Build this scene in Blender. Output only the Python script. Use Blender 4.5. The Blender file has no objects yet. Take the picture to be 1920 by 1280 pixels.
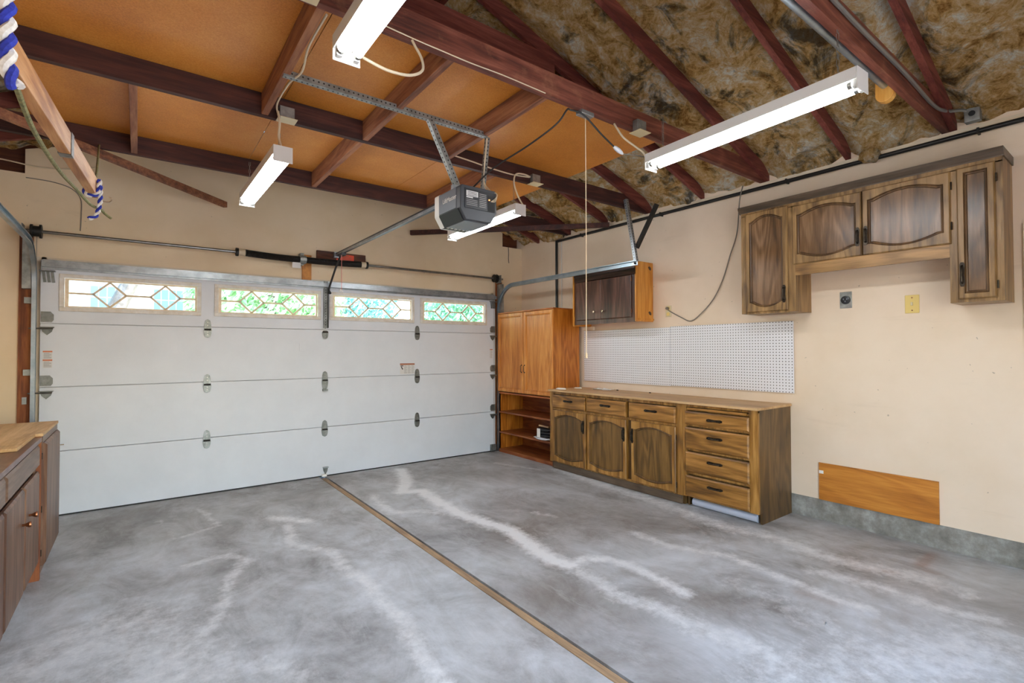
import bpy, bmesh, math, random
import numpy as np
from mathutils import Vector, Matrix, noise as mnoise
random.seed(7)
S = bpy.context.scene
COL = S.collection
# ------------------------------------------------------------------ camera
F_PX, YAW, PITCH, ROLL, CAM_H = 934.926, math.radians(36.83064), math.radians(1.02371), math.radians(-.12564), 1.40
_fw = Vector((math.sin(YAW)*math.cos(PITCH), math.cos(YAW)*math.cos(PITCH), math.sin(PITCH)))
_r = Vector((math.cos(YAW), -math.sin(YAW), 0)); _u = _r.cross(_fw)
_r2 = _r*math.cos(ROLL)+_u*math.sin(ROLL); _u2 = -_r*math.sin(ROLL)+_u*math.cos(ROLL)
cam = bpy.data.cameras.new('camera'); cam_o = bpy.data.objects.new('camera', cam); COL.objects.link(cam_o)
M = Matrix((( _r2.x, _u2.x, -_fw.x, 0), (_r2.y, _u2.y, -_fw.y, 0), (_r2.z, _u2.z, -_fw.z, CAM_H), (0, 0, 0, 1)))
cam_o.matrix_world = M
cam.sensor_width = 36; cam.lens = F_PX/1920*36; cam.clip_start = .05; cam.clip_end = 300
S.camera = cam_o
def floor_px(x, y):                     # a photo pixel that lies on the floor -> its floor point
    d = _fw+_r2*((x-960)/F_PX)-_u2*((y-640)/F_PX); t = -CAM_H/d.z
    return (d.x*t, d.y*t)
# ------------------------------------------------------------------ world, sun, exposure
wd = bpy.data.worlds.new('sky'); S.world = wd; wd.use_nodes = True
nt = wd.node_tree; nt.nodes.clear()
sky = nt.nodes.new('ShaderNodeTexSky'); sky.sky_type = 'NISHITA'; sky.sun_disc = False
sky.sun_elevation = math.radians(50); sky.sun_rotation = math.radians(120); sky.air_density = 1.2; sky.dust_density = 1.5
bg = nt.nodes.new('ShaderNodeBackground'); bg.inputs[1].default_value = 2.2
ow = nt.nodes.new('ShaderNodeOutputWorld')
nt.links.new(sky.outputs[0], bg.inputs[0]); nt.links.new(bg.outputs[0], ow.inputs[0])
sun = bpy.data.lights.new('sun', 'SUN'); sun.energy = 8; sun.angle = .01; sun.color = (1, .95, .86)
sun_o = bpy.data.objects.new('sun', sun); COL.objects.link(sun_o)
sun_o.rotation_euler = Vector((-.55, .35, -.95)).to_track_quat('-Z', 'Y').to_euler()
TUBE_STRENGTH = 34.0
S.view_settings.view_transform = 'Standard'; S.view_settings.look = 'None'
S.view_settings.gamma = 1; S.view_settings.use_curve_mapping = False
S.view_settings.exposure = 0.33
S.cycles.use_denoising = True; S.cycles.max_bounces = 8; S.cycles.diffuse_bounces = 5
S.cycles.sample_clamp_indirect = 6; S.cycles.caustics_reflective = False; S.cycles.caustics_refractive = False

# ------------------------------------------------------------------ materials
def lin(h):
    h = h.lstrip('#'); v = [int(h[i:i+2], 16)/255 for i in (0, 2, 4)]
    return tuple((c/12.92 if c <= .04045 else ((c+.055)/1.055)**2.4) for c in v)+(1,)
MATS = {}
class G:
    def __init__(s, name):
        s.m = bpy.data.materials.new(name); s.m.use_nodes = True; s.t = s.m.node_tree
        s.p = s.t.nodes['Principled BSDF']; MATS[name] = s.m
    def n(s, typ, **kw):
        n = s.t.nodes.new(typ)
        for k, v in kw.items():
            if k in n.inputs: n.inputs[k].default_value = v
            else: setattr(n, k, v)
        return n
    def l(s, a, b): s.t.links.new(a, b)
    def coord(s, scale=(1, 1, 1), kind='Object'):
        tc = s.n('ShaderNodeTexCoord'); mp = s.n('ShaderNodeMapping'); mp.inputs['Scale'].default_value = scale
        s.l(tc.outputs[kind], mp.inputs[0]); return mp.outputs[0]
    def noise(s, vec, scale, detail=4, rough=.55, dist=0):
        n = s.n('ShaderNodeTexNoise', Scale=scale, Detail=detail, Roughness=rough, Distortion=dist)
        s.l(vec, n.inputs['Vector']); return n.outputs['Fac']
    def ramp(s, fac, stops):
        r = s.n('ShaderNodeValToRGB'); e = r.color_ramp.elements
        while len(e) < len(stops): e.new(.5)
        for el, (p, c) in zip(e, stops): el.position = p; el.color = lin(c) if isinstance(c, str) else c
        s.l(fac, r.inputs[0]); return r.outputs[0]
    def mix(s, fac, a, b, mode='MIX'):
        m = s.n('ShaderNodeMix', data_type='RGBA', blend_type=mode)
        for i, v in ((0, fac), (6, a), (7, b)):
            if hasattr(v, 'links') or hasattr(v, 'is_output'): s.l(v, m.inputs[i])
            elif isinstance(v, str): m.inputs[i].default_value = lin(v)
            else: m.inputs[i].default_value = v
        return m.outputs[2]
    def math(s, op, a, b=None, clamp=False):
        m = s.n('ShaderNodeMath', operation=op, use_clamp=clamp)
        for i, v in ((0, a), (1, b)):
            if v is None: continue
            if hasattr(v, 'is_output'): s.l(v, m.inputs[i])
            else: m.inputs[i].default_value = v
        return m.outputs[0]
    def bump(s, h, strength=.3, dist=.01):
        b = s.n('ShaderNodeBump', Strength=strength, Distance=dist); s.l(h, b.inputs['Height']); s.l(b.outputs[0], s.p.inputs['Normal'])
    def base(s, c):
        if isinstance(c, str): s.p.inputs['Base Color'].default_value = lin(c)
        else: s.l(c, s.p.inputs['Base Color'])
    def set(s, rough=.5, metal=0, spec=None):
        s.p.inputs['Roughness'].default_value = rough; s.p.inputs['Metallic'].default_value = metal
        if spec is not None: s.p.inputs['Specular IOR Level'].default_value = spec
        return s.m
AX = {'x': (.06, 1, 1), 'y': (1, .06, 1), 'z': (1, 1, .06)}
def wood(name, dark, mid, light, axis, rough=.45, fig=1.0, fine=70, bump=.15, wear=None):
    g = G(name); sc = AX[axis]
    v = g.coord(sc); n1 = g.noise(v, 9, 5, .6, .4); n2 = g.noise(v, fine, 4, .7)
    v2 = g.coord(tuple(c*(2.2 if c == 1 else 6) for c in sc)); rings = g.noise(v2, 2.2, 2, .5, .6)
    w = g.math('SINE', g.math('MULTIPLY', rings, 42))
    f = g.math('ADD', g.math('MULTIPLY', n1, .65), g.math('MULTIPLY', n2, .45))
    f = g.math('ADD', f, g.math('MULTIPLY', w, .075*fig))
    c = g.ramp(f, [(.36, dark), (.54, mid), (.72, light)])
    if wear:
        vw = g.coord(); nw = g.ramp(g.noise(vw, 5, 6, .7), [(.55, (0, 0, 0, 1)), (.72, (1, 1, 1, 1))])
        c = g.mix(g.math('MULTIPLY', nw, .55), c, wear)
    g.base(c); g.bump(n2, bump, .004); return g.set(rough)
wood('beam_x', '#200f0c', '#3c1c16', '#582f25', 'x', .7, .6, wear=None)
wood('beam_y', '#4c2a1c', '#835036', '#a8734f', 'y', .7, .6)
wood('rafter', '#3a1611', '#642b21', '#86483a', 'x', .7, .5)
wood('hardbeam', '#3c1c14', '#6a3527', '#8d5440', 'x', .65, .6, wear='#9a6a4c')
wood('oak_z', '#5c3d18', '#936629', '#b98a48', 'z', .4)
wood('oak_y', '#5a3b16', '#8f6228', '#b98442', 'y', .4)
wood('oakmold', '#3a2610', '#5a3e1c', '#7a582c', 'z', .4)
wood('uppermold', '#3e2b18', '#5c4228', '#7c5c3a', 'z', .4)
wood('oakpanel_z', '#423013', '#66491f', '#856230', 'z', .38)
wood('oakside_z', '#3a2914', '#5f4524', '#7a5a33', 'z', .4)
wood('upper_z', '#5a4125', '#8a6a40', '#ac8858', 'z', .38)
wood('upper_y', '#5e4324', '#916c3e', '#b48a54', 'y', .38)
wood('upperpanel_z', '#4a3520', '#705234', '#927050', 'z', .27)
wood('crown', '#3e3224', '#564636', '#6b5a48', 'y', .4)
wood('amber_z', '#a05a1c', '#c87d32', '#e09f52', 'z', .33, .7)
wood('amberside_z', '#84460f', '#b0661e', '#cc8436', 'z', .33)
wood('amber_y', '#7d3f15', '#ad5f24', '#c98040', 'y', .4)
wood('ambershelf', '#5e2c10', '#8a4820', '#a96736', 'y', .45)
wood('pine_z', '#a9631b', '#cf8a35', '#e3a650', 'z', .38, .7)
wood('walnut_z', '#2c1710', '#4f3024', '#6d4a3a', 'z', .32)
wood('walnut_y', '#241610', '#3d2820', '#553c30', 'y', .35)
wood('ply_y', '#a37a4c', '#c49b66', '#d9b583', 'y', .55, .5, wear='#8f6c46')
wood('worktop', '#a17a4e', '#bf9766', '#d2ae80', 'y', .5, .4, wear='#a5835c')
wood('leftcab_z', '#3f271a', '#674734', '#8a6a52', 'z', .42, .7)
wood('leftcab_y', '#3f2a1e', '#664c3a', '#8a705c', 'y', .4, .7)
wood('lefttop', '#3a1d16', '#5c342a', '#7a5244', 'y', .3, .5, wear='#a58c7c')
wood('orangeboard', '#a0601f', '#c07a2c', '#d4913c', 'y', .42, .8)
wood('redjamb', '#5a2a12', '#8a4a20', '#a9652e', 'z', .6, .8, wear='#6b3214')
wood('bracketwood', '#b5762c', '#cf9340', '#e0ab5a', 'z', .45, .5)
wood('fir_y', '#93562a', '#bb824c', '#d6a270', 'y', .5, 1.2)
wood('strip_y', '#6e5a46', '#a08262', '#c4a47c', 'y', .7, .6, wear='#6c5c4c')
wood('padwood', '#3a1d10', '#5e3018', '#784222', 'x', .6)
def plain(name, col, rough=.5, metal=0, var=None, vs=6, bump=0, spec=None):
    g = G(name)
    if var:
        v = g.coord(); f = g.noise(v, vs, 6, .65); g.base(g.ramp(f, [(.35, var), (.65, col)]))
        if bump: g.bump(g.noise(v, vs*14, 3, .6), bump, .004)
    else: g.base(col)
    return g.set(rough, metal, spec)
plain('white_metal', '#dcdfe4', .45, 0, '#d6d9de', 3)
plain('vinyl_white', '#e4e0da', .45, 0, '#d2c6b4', 14)
plain('vinyl_cream', '#f4e2c6', .5, 0, '#e3c9a2', 20)
plain('galv', '#b7bcc0', .35, .85, '#8f9598', 9)
plain('galv_dark', '#a9aba7', .45, .65, '#7f817d', 12)
plain('galv_blue', '#b9c4cc', .32, .8, '#93a4b0', 5)
plain('hinge_metal', '#8a8c89', .42, .75, '#646662', 18)
plain('steel', '#9a9892', .3, .9, '#7d7a74', 12)
plain('dark_iron', '#3d3a36', .5, .7, '#2a2826', 10)
plain('bronze', '#4a4238', .38, .8, '#2c2620', 40)
plain('copper', '#8a5638', .3, .9)
plain('nickel', '#c9b9a2', .25, .9)
plain('black_rubber', '#191918', .6)
plain('black_spring', '#201f1f', .45, .4)
plain('black_pipe', '#1f1e1d', .35, .3)
plain('black_plastic', '#202125', .35)
plain('grey_plastic', '#868a90', .4)
plain('panel_grey', '#5f636a', .4)
plain('light_plastic', '#c9c7c2', .4)
plain('lens_plastic', '#e9e6e0', .35)
plain('dark_grey', '#3b3d42', .4)
plain('fixture_white', '#dedbd6', .4)
plain('cable_black', '#1b1918', .5)
plain('cable_cream', '#d8c6a8', .55)
plain('cable_grey', '#7d7468', .55)
plain('cable_conduit', '#8d8c88', .4, .6)
plain('cord_cream', '#d9c3a0', .7)
plain('cord_green', '#8d8656', .8, 0, '#5c5a38', 60)
plain('rope_blue', '#2a37a8', .85, 0, '#1b2478', 60)
plain('rope_white', '#e6e2dc', .85, 0, '#c8c2ba', 60)
plain('red_cord', '#e08a80', .6)
plain('red_tag', '#f0502a', .5)
plain('orange_print', '#d0744a', .5)
plain('grey_print', '#a8a6a4', .6)
plain('black_print', '#1c1c1c', .6)
plain('label_white', '#d9d7d4', .5)
plain('label_brown', '#a2674a', .5)
plain('almond', '#d8c9a0', .4)
plain('yellow_plate', '#e3c777', .4)
plain('paper', '#efece6', .7)
plain('plastic_roll', '#c4c8d6', .25)
plain('plastic_bag', '#d8dade', .35)
plain('bag_black', '#1d1e22', .55)
plain('dark_void', '#171411', .9)
plain('tape_silver', '#8b8781', .35, .6, '#4c4844', 30)
plain('pegplain', '#e9e8ea', .4)
def emis(name, col, st):
    g = G(name); g.p.inputs['Base Color'].default_value = lin(col); g.p.inputs['Emission Color'].default_value = lin(col)
    g.p.inputs['Emission Strength'].default_value = st
emis('tube_glow', '#f4faff', TUBE_STRENGTH); emis('led_orange', '#ff9a50', 3)
# painted plaster
def paint(name, a, b, c):
    g = G(name); v = g.coord(); f = g.noise(v, 1.3, 5, .6); col = g.ramp(f, [(.3, b), (.6, a)])
    sp = g.ramp(g.noise(v, 26, 2, .5), [(.735, (0, 0, 0, 1)), (.76, (1, 1, 1, 1))])
    sm = g.ramp(g.noise(g.coord((1, .35, 3)), 2.2, 6, .7), [(.60, (0, 0, 0, 1)), (.78, (1, 1, 1, 1))])
    col = g.mix(g.math('MULTIPLY', sm, .28), col, c); col = g.mix(g.math('MULTIPLY', sp, .5), col, '#7a6a58')
    g.base(col); g.bump(g.noise(v, 45, 3, .6), .08, .004); g.set(.6)
paint('wall_paint', '#ebd7c0', '#e2ccb1', '#b79f82')
paint('header_paint', '#ecd6b6', '#e2caa4', '#b59d7e')
paint('trim_paint', '#e2d4be', '#d6c5aa', '#b5a58e')
g = G('concrete_curb'); v = g.coord(); f = g.noise(v, 7, 8, .7)
g.base(g.ramp(f, [(.3, '#6e6a62'), (.5, '#8d8a82'), (.68, '#b0aea8')])); g.bump(g.noise(v, 40, 5, .7), .5, .012); g.set(.85)
g = G('concrete_floor'); v = g.coord(); at = g.n('ShaderNodeAttribute', attribute_name='stain_daylight'); sp = g.n('ShaderNodeSeparateColor'); g.l(at.outputs['Color'], sp.inputs[0])
n1 = g.noise(v, 1.1, 7, .62, .5); n2 = g.noise(v, 7, 8, .7); n3 = g.noise(v, 60, 3, .6)
f = g.math('ADD', g.math('MULTIPLY', n1, .7), g.math('MULTIPLY', n2, .32))
f = g.math('ADD', f, g.math('MULTIPLY', g.math('SUBTRACT', g.noise(g.coord((1, .55, 1)), 3.1, 9, .72, 1.0), .5), .55))
c = g.ramp(f, [(.33, '#7b7874'), (.43, '#9b9997'), (.53, '#b4b5b5'), (.63, '#c9cbcd'), (.76, '#dde0e4')])
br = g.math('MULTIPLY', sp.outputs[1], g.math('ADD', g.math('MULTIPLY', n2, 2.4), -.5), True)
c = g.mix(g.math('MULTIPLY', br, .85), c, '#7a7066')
gr = g.ramp(g.noise(v, 1.7, 4, .6), [(.58, (0, 0, 0, 1)), (.75, (1, 1, 1, 1))]); c = g.mix(g.math('MULTIPLY', gr, .22), c, '#7c8064')
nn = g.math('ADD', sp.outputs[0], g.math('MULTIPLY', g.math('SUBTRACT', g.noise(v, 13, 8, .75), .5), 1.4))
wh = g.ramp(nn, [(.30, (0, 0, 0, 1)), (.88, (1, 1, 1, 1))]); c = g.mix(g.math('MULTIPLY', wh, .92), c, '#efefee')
rs = g.math('MULTIPLY', sp.outputs[2], g.math('MULTIPLY', n2, 1.6), True); c = g.mix(rs, c, '#8a5a38')
wsp = g.ramp(g.noise(g.coord((1, .45, 1)), 2.4, 10, .8, .6), [(.52, (0, 0, 0, 1)), (.70, (1, 1, 1, 1))]); c = g.mix(g.math('MULTIPLY', wsp, .6), c, '#cfd0d0')
dsp = g.ramp(g.noise(v, 24, 6, .7), [(.62, (0, 0, 0, 1)), (.72, (1, 1, 1, 1))]); c = g.mix(g.math('MULTIPLY', dsp, .35), c, '#5f5850')
g.base(c); g.bump(g.math('ADD', n3, n2), .12, .006)
g.l(g.ramp(n2, [(.3, (.30, .30, .30, 1)), (.7, (.52, .52, .52, 1))]), g.p.inputs['Roughness'])
g = G('hardboard'); v = g.coord(); f = g.math('ADD', g.math('MULTIPLY', g.noise(v, 120, 3, .7), .5), g.math('MULTIPLY', g.noise(v, 1.4, 4, .6), .5))
g.base(g.ramp(f, [(.35, '#b06a24'), (.5, '#c97f30'), (.66, '#d99748')])); g.set(.5)
g = G('insulation'); v = g.coord(); f = g.math('ADD', g.math('MULTIPLY', g.noise(v, 3.0, 8, .75, 1.2), .62), g.math('MULTIPLY', g.noise(v, 16, 8, .75, .8), .45))
c = g.ramp(f, [(.35, '#4a3420'), (.425, '#a3743c'), (.49, '#dcae6a'), (.56, '#efd09c'), (.64, '#fff8e8')])
dk = g.ramp(g.noise(g.coord((1, 1.6, 1)), 2.6, 7, .7, .8), [(.52, (0, 0, 0, 1)), (.63, (1, 1, 1, 1))]); c = g.mix(g.math('MULTIPLY', dk, .85), c, '#2c2620')
g.base(c); g.bump(g.math('ADD', g.noise(v, 30, 8, .8, 1.5), g.noise(v, 9, 6, .7, .6)), 1.0, .05); g.set(.95, spec=.1)
g = G('pegboard'); v = g.coord((1/.0264,)*3); fr = g.n('ShaderNodeVectorMath', operation='FRACTION'); g.l(v, fr.inputs[0])
sb = g.n('ShaderNodeVectorMath', operation='SUBTRACT'); g.l(fr.outputs[0], sb.inputs[0]); sb.inputs[1].default_value = (.5, .5, .5)
ml = g.n('ShaderNodeVectorMath', operation='MULTIPLY'); g.l(sb.outputs[0], ml.inputs[0]); ml.inputs[1].default_value = (0, 1, 1)
ln = g.n('ShaderNodeVectorMath', operation='LENGTH'); g.l(ml.outputs[0], ln.inputs[0])
g.base(g.mix(g.math('LESS_THAN', ln.outputs['Value'], .17), '#e6e5e8', '#4a4540')); g.set(.35)
g = G('glass'); tr = g.n('ShaderNodeBsdfTransparent'); gl = g.n('ShaderNodeBsdfGlossy', Roughness=.02); mx = g.n('ShaderNodeMixShader'); mx.inputs[0].default_value = .07
tr.inputs[0].default_value = (.90, .97, .95, 1); g.l(tr.outputs[0], mx.inputs[1]); g.l(gl.outputs[0], mx.inputs[2]); g.l(mx.outputs[0], g.t.nodes['Material Output'].inputs[0])
plain('roofing', '#4a443e', .9); plain('asphalt', '#b5b1aa', .9, 0, '#9c9890', 3); plain('lawn', '#6f9a4c', .9, 0, '#557c38', 4)
plain('stucco', '#d8d4cc', .8, 0, '#cbc6bc', 3); plain('house_glass', '#5e7890', .3); plain('bark', '#8a7a74', .9, 0, '#5f534c', 9)
plain('leaf_a', '#b4dcb4', .6, 0, '#6fa884', 1.5); plain('leaf_b', '#d2eab8', .6, 0, '#8fc088', 1.5); plain('leaf_c', '#b4dcd4', .6, 0, '#6fa8a4', 1.5)

# ------------------------------------------------------------------ mesh helpers
class MB:
    def __init__(s): s.v = []; s.f = []
    def add(s, vs, fs):
        o = len(s.v); s.v += [tuple(p) for p in vs]; s.f += [tuple(i+o for i in f) for f in fs]; return s
    def box(s, x0, x1, y0, y1, z0, z1):
        return s.add([(x0, y0, z0), (x1, y0, z0), (x1, y1, z0), (x0, y1, z0), (x0, y0, z1), (x1, y0, z1), (x1, y1, z1), (x0, y1, z1)],
                     [(0, 3, 2, 1), (4, 5, 6, 7), (0, 1, 5, 4), (1, 2, 6, 5), (2, 3, 7, 6), (3, 0, 4, 7)])
    def bar(s, a, b, w, h, up=(0, 0, 1)):      # box from a to b, width w (side), height h (up)
        a, b = Vector(a), Vector(b); d = (b-a).normalized(); up = Vector(up)
        sd = d.cross(up).normalized(); u = sd.cross(d).normalized(); vs = []
        for p in (a, b):
            for i, j in ((-1, -1), (1, -1), (1, 1), (-1, 1)): vs.append(p+sd*(i*w/2)+u*(j*h/2))
        return s.add(vs, [(0, 1, 2, 3), (7, 6, 5, 4), (0, 4, 5, 1), (1, 5, 6, 2), (2, 6, 7, 3), (3, 7, 4, 0)])
    def prism(s, poly, axis, a, b):            # poly of 2-D points extruded on an axis
        def P(p, t): return {'x': (t, p[0], p[1]), 'y': (p[0], t, p[1]), 'z': (p[0], p[1], t)}[axis]
        n = len(poly); vs = [P(p, a) for p in poly]+[P(p, b) for p in poly]
        return s.add(vs, [tuple(range(n))[::-1], tuple(range(n, 2*n))]+[(i, (i+1) % n, n+(i+1) % n, n+i) for i in range(n)])
    def tube(s, pts, r, n=8, cap=True):
        pts = [Vector(p) for p in pts]; rings = []; prev = None
        for i, p in enumerate(pts):
            d = (pts[min(i+1, len(pts)-1)]-pts[max(i-1, 0)]).normalized()
            ref = prev if prev else (Vector((0, 0, 1)) if abs(d.z) < .9 else Vector((1, 0, 0)))
            sd = (ref-d*ref.dot(d)).normalized(); prev = sd; u = d.cross(sd)
            rr = r[i] if isinstance(r, (list, tuple)) else r
            rings.append([p+(sd*math.cos(t)+u*math.sin(t))*rr for t in (2*math.pi*k/n for k in range(n))])
        vs = [q for rg in rings for q in rg]; fs = []
        for i in range(len(pts)-1):
            for k in range(n): fs.append((i*n+k, i*n+(k+1) % n, (i+1)*n+(k+1) % n, (i+1)*n+k))
        if cap: fs += [tuple(range(n))[::-1], tuple((len(pts)-1)*n+k for k in range(n))]
        return s.add(vs, fs)
    def frustum(s, ax, full, inset, back, front):   # raised slab: ax 'x' or 'y'; full = (a0,a1,b0,b1)
        a0, a1, b0, b1 = full; i = inset; m = back+(front-back)*.55
        vs = []
        for (t, k) in ((back, 0), (m, 0), (front, i)):
            for (a, b) in ((a0+k, b0+k), (a1-k, b0+k), (a1-k, b1-k), (a0+k, b1-k)): vs.append((t, a, b) if ax == 'x' else (a, t, b))
        fs = [(0, 1, 2, 3), (8, 9, 10, 11)]
        for o in (0, 4):
            for k in range(4): fs.append((o+k, o+(k+1) % 4, o+4+(k+1) % 4, o+4+k))
        return s.add(vs, fs)
    def build(s, name, mat, parent=None, smooth=False, bevel=0, root=None):
        me = bpy.data.meshes.new(name); base = Vector((0, 0, 0))
        q = parent
        while q is not None: base += Vector(q.location); q = q.parent
        if root is not None: base = Vector(root)
        me.from_pydata([tuple(Vector(p)-base) for p in s.v], [], s.f); me.validate()
        bm = bmesh.new(); bm.from_mesh(me); bmesh.ops.recalc_face_normals(bm, faces=bm.faces)
        bm.to_mesh(me); bm.free()
        if smooth:
            for p in me.polygons: p.use_smooth = True
        if smooth:
            try: me.set_sharp_from_angle(angle=math.radians(40))
            except Exception: pass
        o = bpy.data.objects.new(name, me); COL.objects.link(o)
        if mat: me.materials.append(MATS[mat])
        if parent is not None: o.parent = parent
        elif root is not None: o.location = base
        if bevel:
            b = o.modifiers.new('bevel', 'BEVEL'); b.width = bevel; b.segments = 2; b.limit_method = 'ANGLE'
        return o
def bx(name, mat, parent, x0, x1, y0, y1, z0, z1, bevel=0, root=None): return MB().box(x0, x1, y0, y1, z0, z1).build(name, mat, parent, bevel=bevel, root=root)
def tag(o, label=None, cat=None, group=None, kind=None):
    for k, v in (('label', label), ('category', cat), ('group', group), ('kind', kind)):
        if v: o[k] = v
    return o
def thing(name, label, cat, loc, group=None):
    o = bpy.data.objects.new(name, None); COL.objects.link(o); o.location = loc; o.empty_display_size = .1
    return tag(o, label, cat, group)
def struct(name, loc=(0, 0, 0)):
    o = bpy.data.objects.new(name, None); COL.objects.link(o); o.location = loc; o['kind'] = 'structure'; return o
def text_mesh(name, body, size, mat, parent, origin, right, up, depth=.0008):
    cu = bpy.data.curves.new(name, 'FONT'); cu.body = body; cu.size = size; cu.extrude = depth
    t = bpy.data.objects.new(name, cu); COL.objects.link(t)
    me = bpy.data.meshes.new_from_object(t.evaluated_get(bpy.context.evaluated_depsgraph_get()))
    bpy.data.objects.remove(t); me.materials.clear(); me.materials.append(MATS[mat])
    rt, u = Vector(right).normalized(), Vector(up).normalized(); n = rt.cross(u)
    base = Vector((0, 0, 0)); q = parent
    while q is not None: base += Vector(q.location); q = q.parent
    o_ = Vector(origin)-base
    for vv in me.vertices: vv.co = o_+rt*vv.co.x+u*vv.co.y+n*vv.co.z
    o = bpy.data.objects.new(name, me); COL.objects.link(o); o.parent = parent; return o
def smooth_path(pts, k=6):
    pts = [Vector(p) for p in pts]; out = []
    for i in range(len(pts)-1):
        p0, p1, p2, p3 = pts[max(i-1, 0)], pts[i], pts[i+1], pts[min(i+2, len(pts)-1)]
        for j in range(k):
            t = j/k; out.append(.5*((2*p1)+(-p0+p2)*t+(2*p0-5*p1+4*p2-p3)*t*t+(-p0+3*p1-3*p2+p3)*t**3))
    out.append(pts[-1]); return out
def cable(name, pts, r, mat, label, cat='cable', parent=None, group=None):
    o = MB().tube(smooth_path(pts), r, 7).build(name, mat, parent, smooth=True, root=None if parent else pts[0])
    if parent is None: tag(o, label, cat, group)
    return o

# ------------------------------------------------------------------ dimensions
XW, XL, YF, YB = 4.51, -1.18, 5.778, -1.0      # right wall, left wall, front wall, back wall (inner faces)
YD = 5.728                                      # inner face of the garage door
XC = (XW+XL)/2                                  # ridge
ZP, SL = 2.91, 1/3.                             # plate height, roof slope
DX0, DX1, DZ = -.665, 3.995, 2.172
def roof_z(x): return ZP+SL*(min(XW-x, x-XL))

# ------------------------------------------------------------------ floor
floor = bx('floor', 'dark_void', None, XL-.1, XW+.1, YB-.1, YF+.3, -.12, -.03); floor['kind'] = 'structure'
W_ = []                                         # white efflorescence, plus daylight haze painted in: (pixel path, width m, strength)
W_ += [([(751, 880), (762, 902), (755, 922), (792, 920), (817, 938), (865, 964), (912, 980), (956, 993), (981, 1011), (1010, 1033), (1040, 1051), (1069, 1059)], .085, 1.0), ([(1069, 1059), (1110, 1085), (1170, 1120), (1240, 1140), (1280, 1165)], .085, .62), ([(1280, 1165), (1340, 1185), (1410, 1210), (1470, 1240)], .10, .55)]
W_ += [([(1069, 1059), (1098, 1046), (1142, 1048), (1178, 1059), (1235, 1085), (1285, 1112)], .06, .8)]
W_ += [([(515, 970), (575, 977)], .07, .8), ([(540, 985), (550, 1020), (625, 1035), (645, 1065), (690, 1090), (720, 1135), (760, 1165), (780, 1215), (810, 1255), (840, 1290)], .06, .62)]
W_ += [([(375, 955), (410, 985), (345, 1005)], .04, .55), ([(350, 1060), (425, 1040), (465, 1050), (428, 1085), (425, 1120), (400, 1170), (360, 1205), (325, 1235), (345, 1270)], .05, .6)]
W_ += [([(1050, 880), (1140, 912), (1260, 950), (1350, 985), (1460, 1010), (1535, 1040), (1635, 1065), (1735, 1085)], .11, .66)]
W_ += [([(1190, 1000), (1260, 1025), (1360, 1040), (1460, 1080), (1560, 1120), (1625, 1140)], .06, .66), ([(1525, 1070), (1650, 1100), (1760, 1140), (1850, 1160)], .08, .6)]
W_ += [([(1380, 1090), (1500, 1150), (1650, 1230), (1780, 1300)], .16, .38), ([(700, 930), (730, 960), (790, 958), (830, 962)], .07, .6), ([(1560, 1050), (1700, 1080), (1800, 1110)], .12, .5)]
W_ += [([(930, 868), (1010, 880)], .05, .6), ([(300, 975), (330, 1010)], .04, .4), ([(480, 1240), (560, 1270)], .1, .45), ([(1000, 960), (1040, 968)], .05, .5)]
W_ += [([(40, 1260), (230, 1170), (330, 1270)], .32, .5), ([(1480, 1270), (1700, 1240), (1900, 1210)], .3, .45)]  # daylight haze on the near floor corners, painted in as broad pale patches
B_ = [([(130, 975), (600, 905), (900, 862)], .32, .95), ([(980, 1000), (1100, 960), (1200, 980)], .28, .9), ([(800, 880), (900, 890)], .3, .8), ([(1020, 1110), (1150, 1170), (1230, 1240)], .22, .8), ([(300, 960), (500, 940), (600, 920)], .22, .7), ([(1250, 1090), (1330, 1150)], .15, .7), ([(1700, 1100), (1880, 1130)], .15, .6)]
R_ = [([(1725, 1060), (1750, 1038)], .02, .9), ([(1733, 1068), (1755, 1074)], .02, .6), ([(1660, 1070), (1672, 1072)], .02, .6), ([(1500, 1110), (1560, 1130)], .03, .35)]
def seg_field(paths, px, py):
    out = np.zeros_like(px)
    for path, w, st in paths:
        q = [floor_px(*p) for p in path]; dm = np.full_like(px, 9.)
        for (ax, ay), (bx_, by_) in zip(q[:-1], q[1:]):
            dx, dy = bx_-ax, by_-ay; t = np.clip(((px-ax)*dx+(py-ay)*dy)/(dx*dx+dy*dy+1e-9), 0, 1)
            dm = np.minimum(dm, np.hypot(px-ax-t*dx, py-ay-t*dy))
        out = np.maximum(out, st*(.72*np.exp(-(dm/w)**2*1.1)+.28*np.exp(-(dm/(w*2.6))**2)))
    return out
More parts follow.
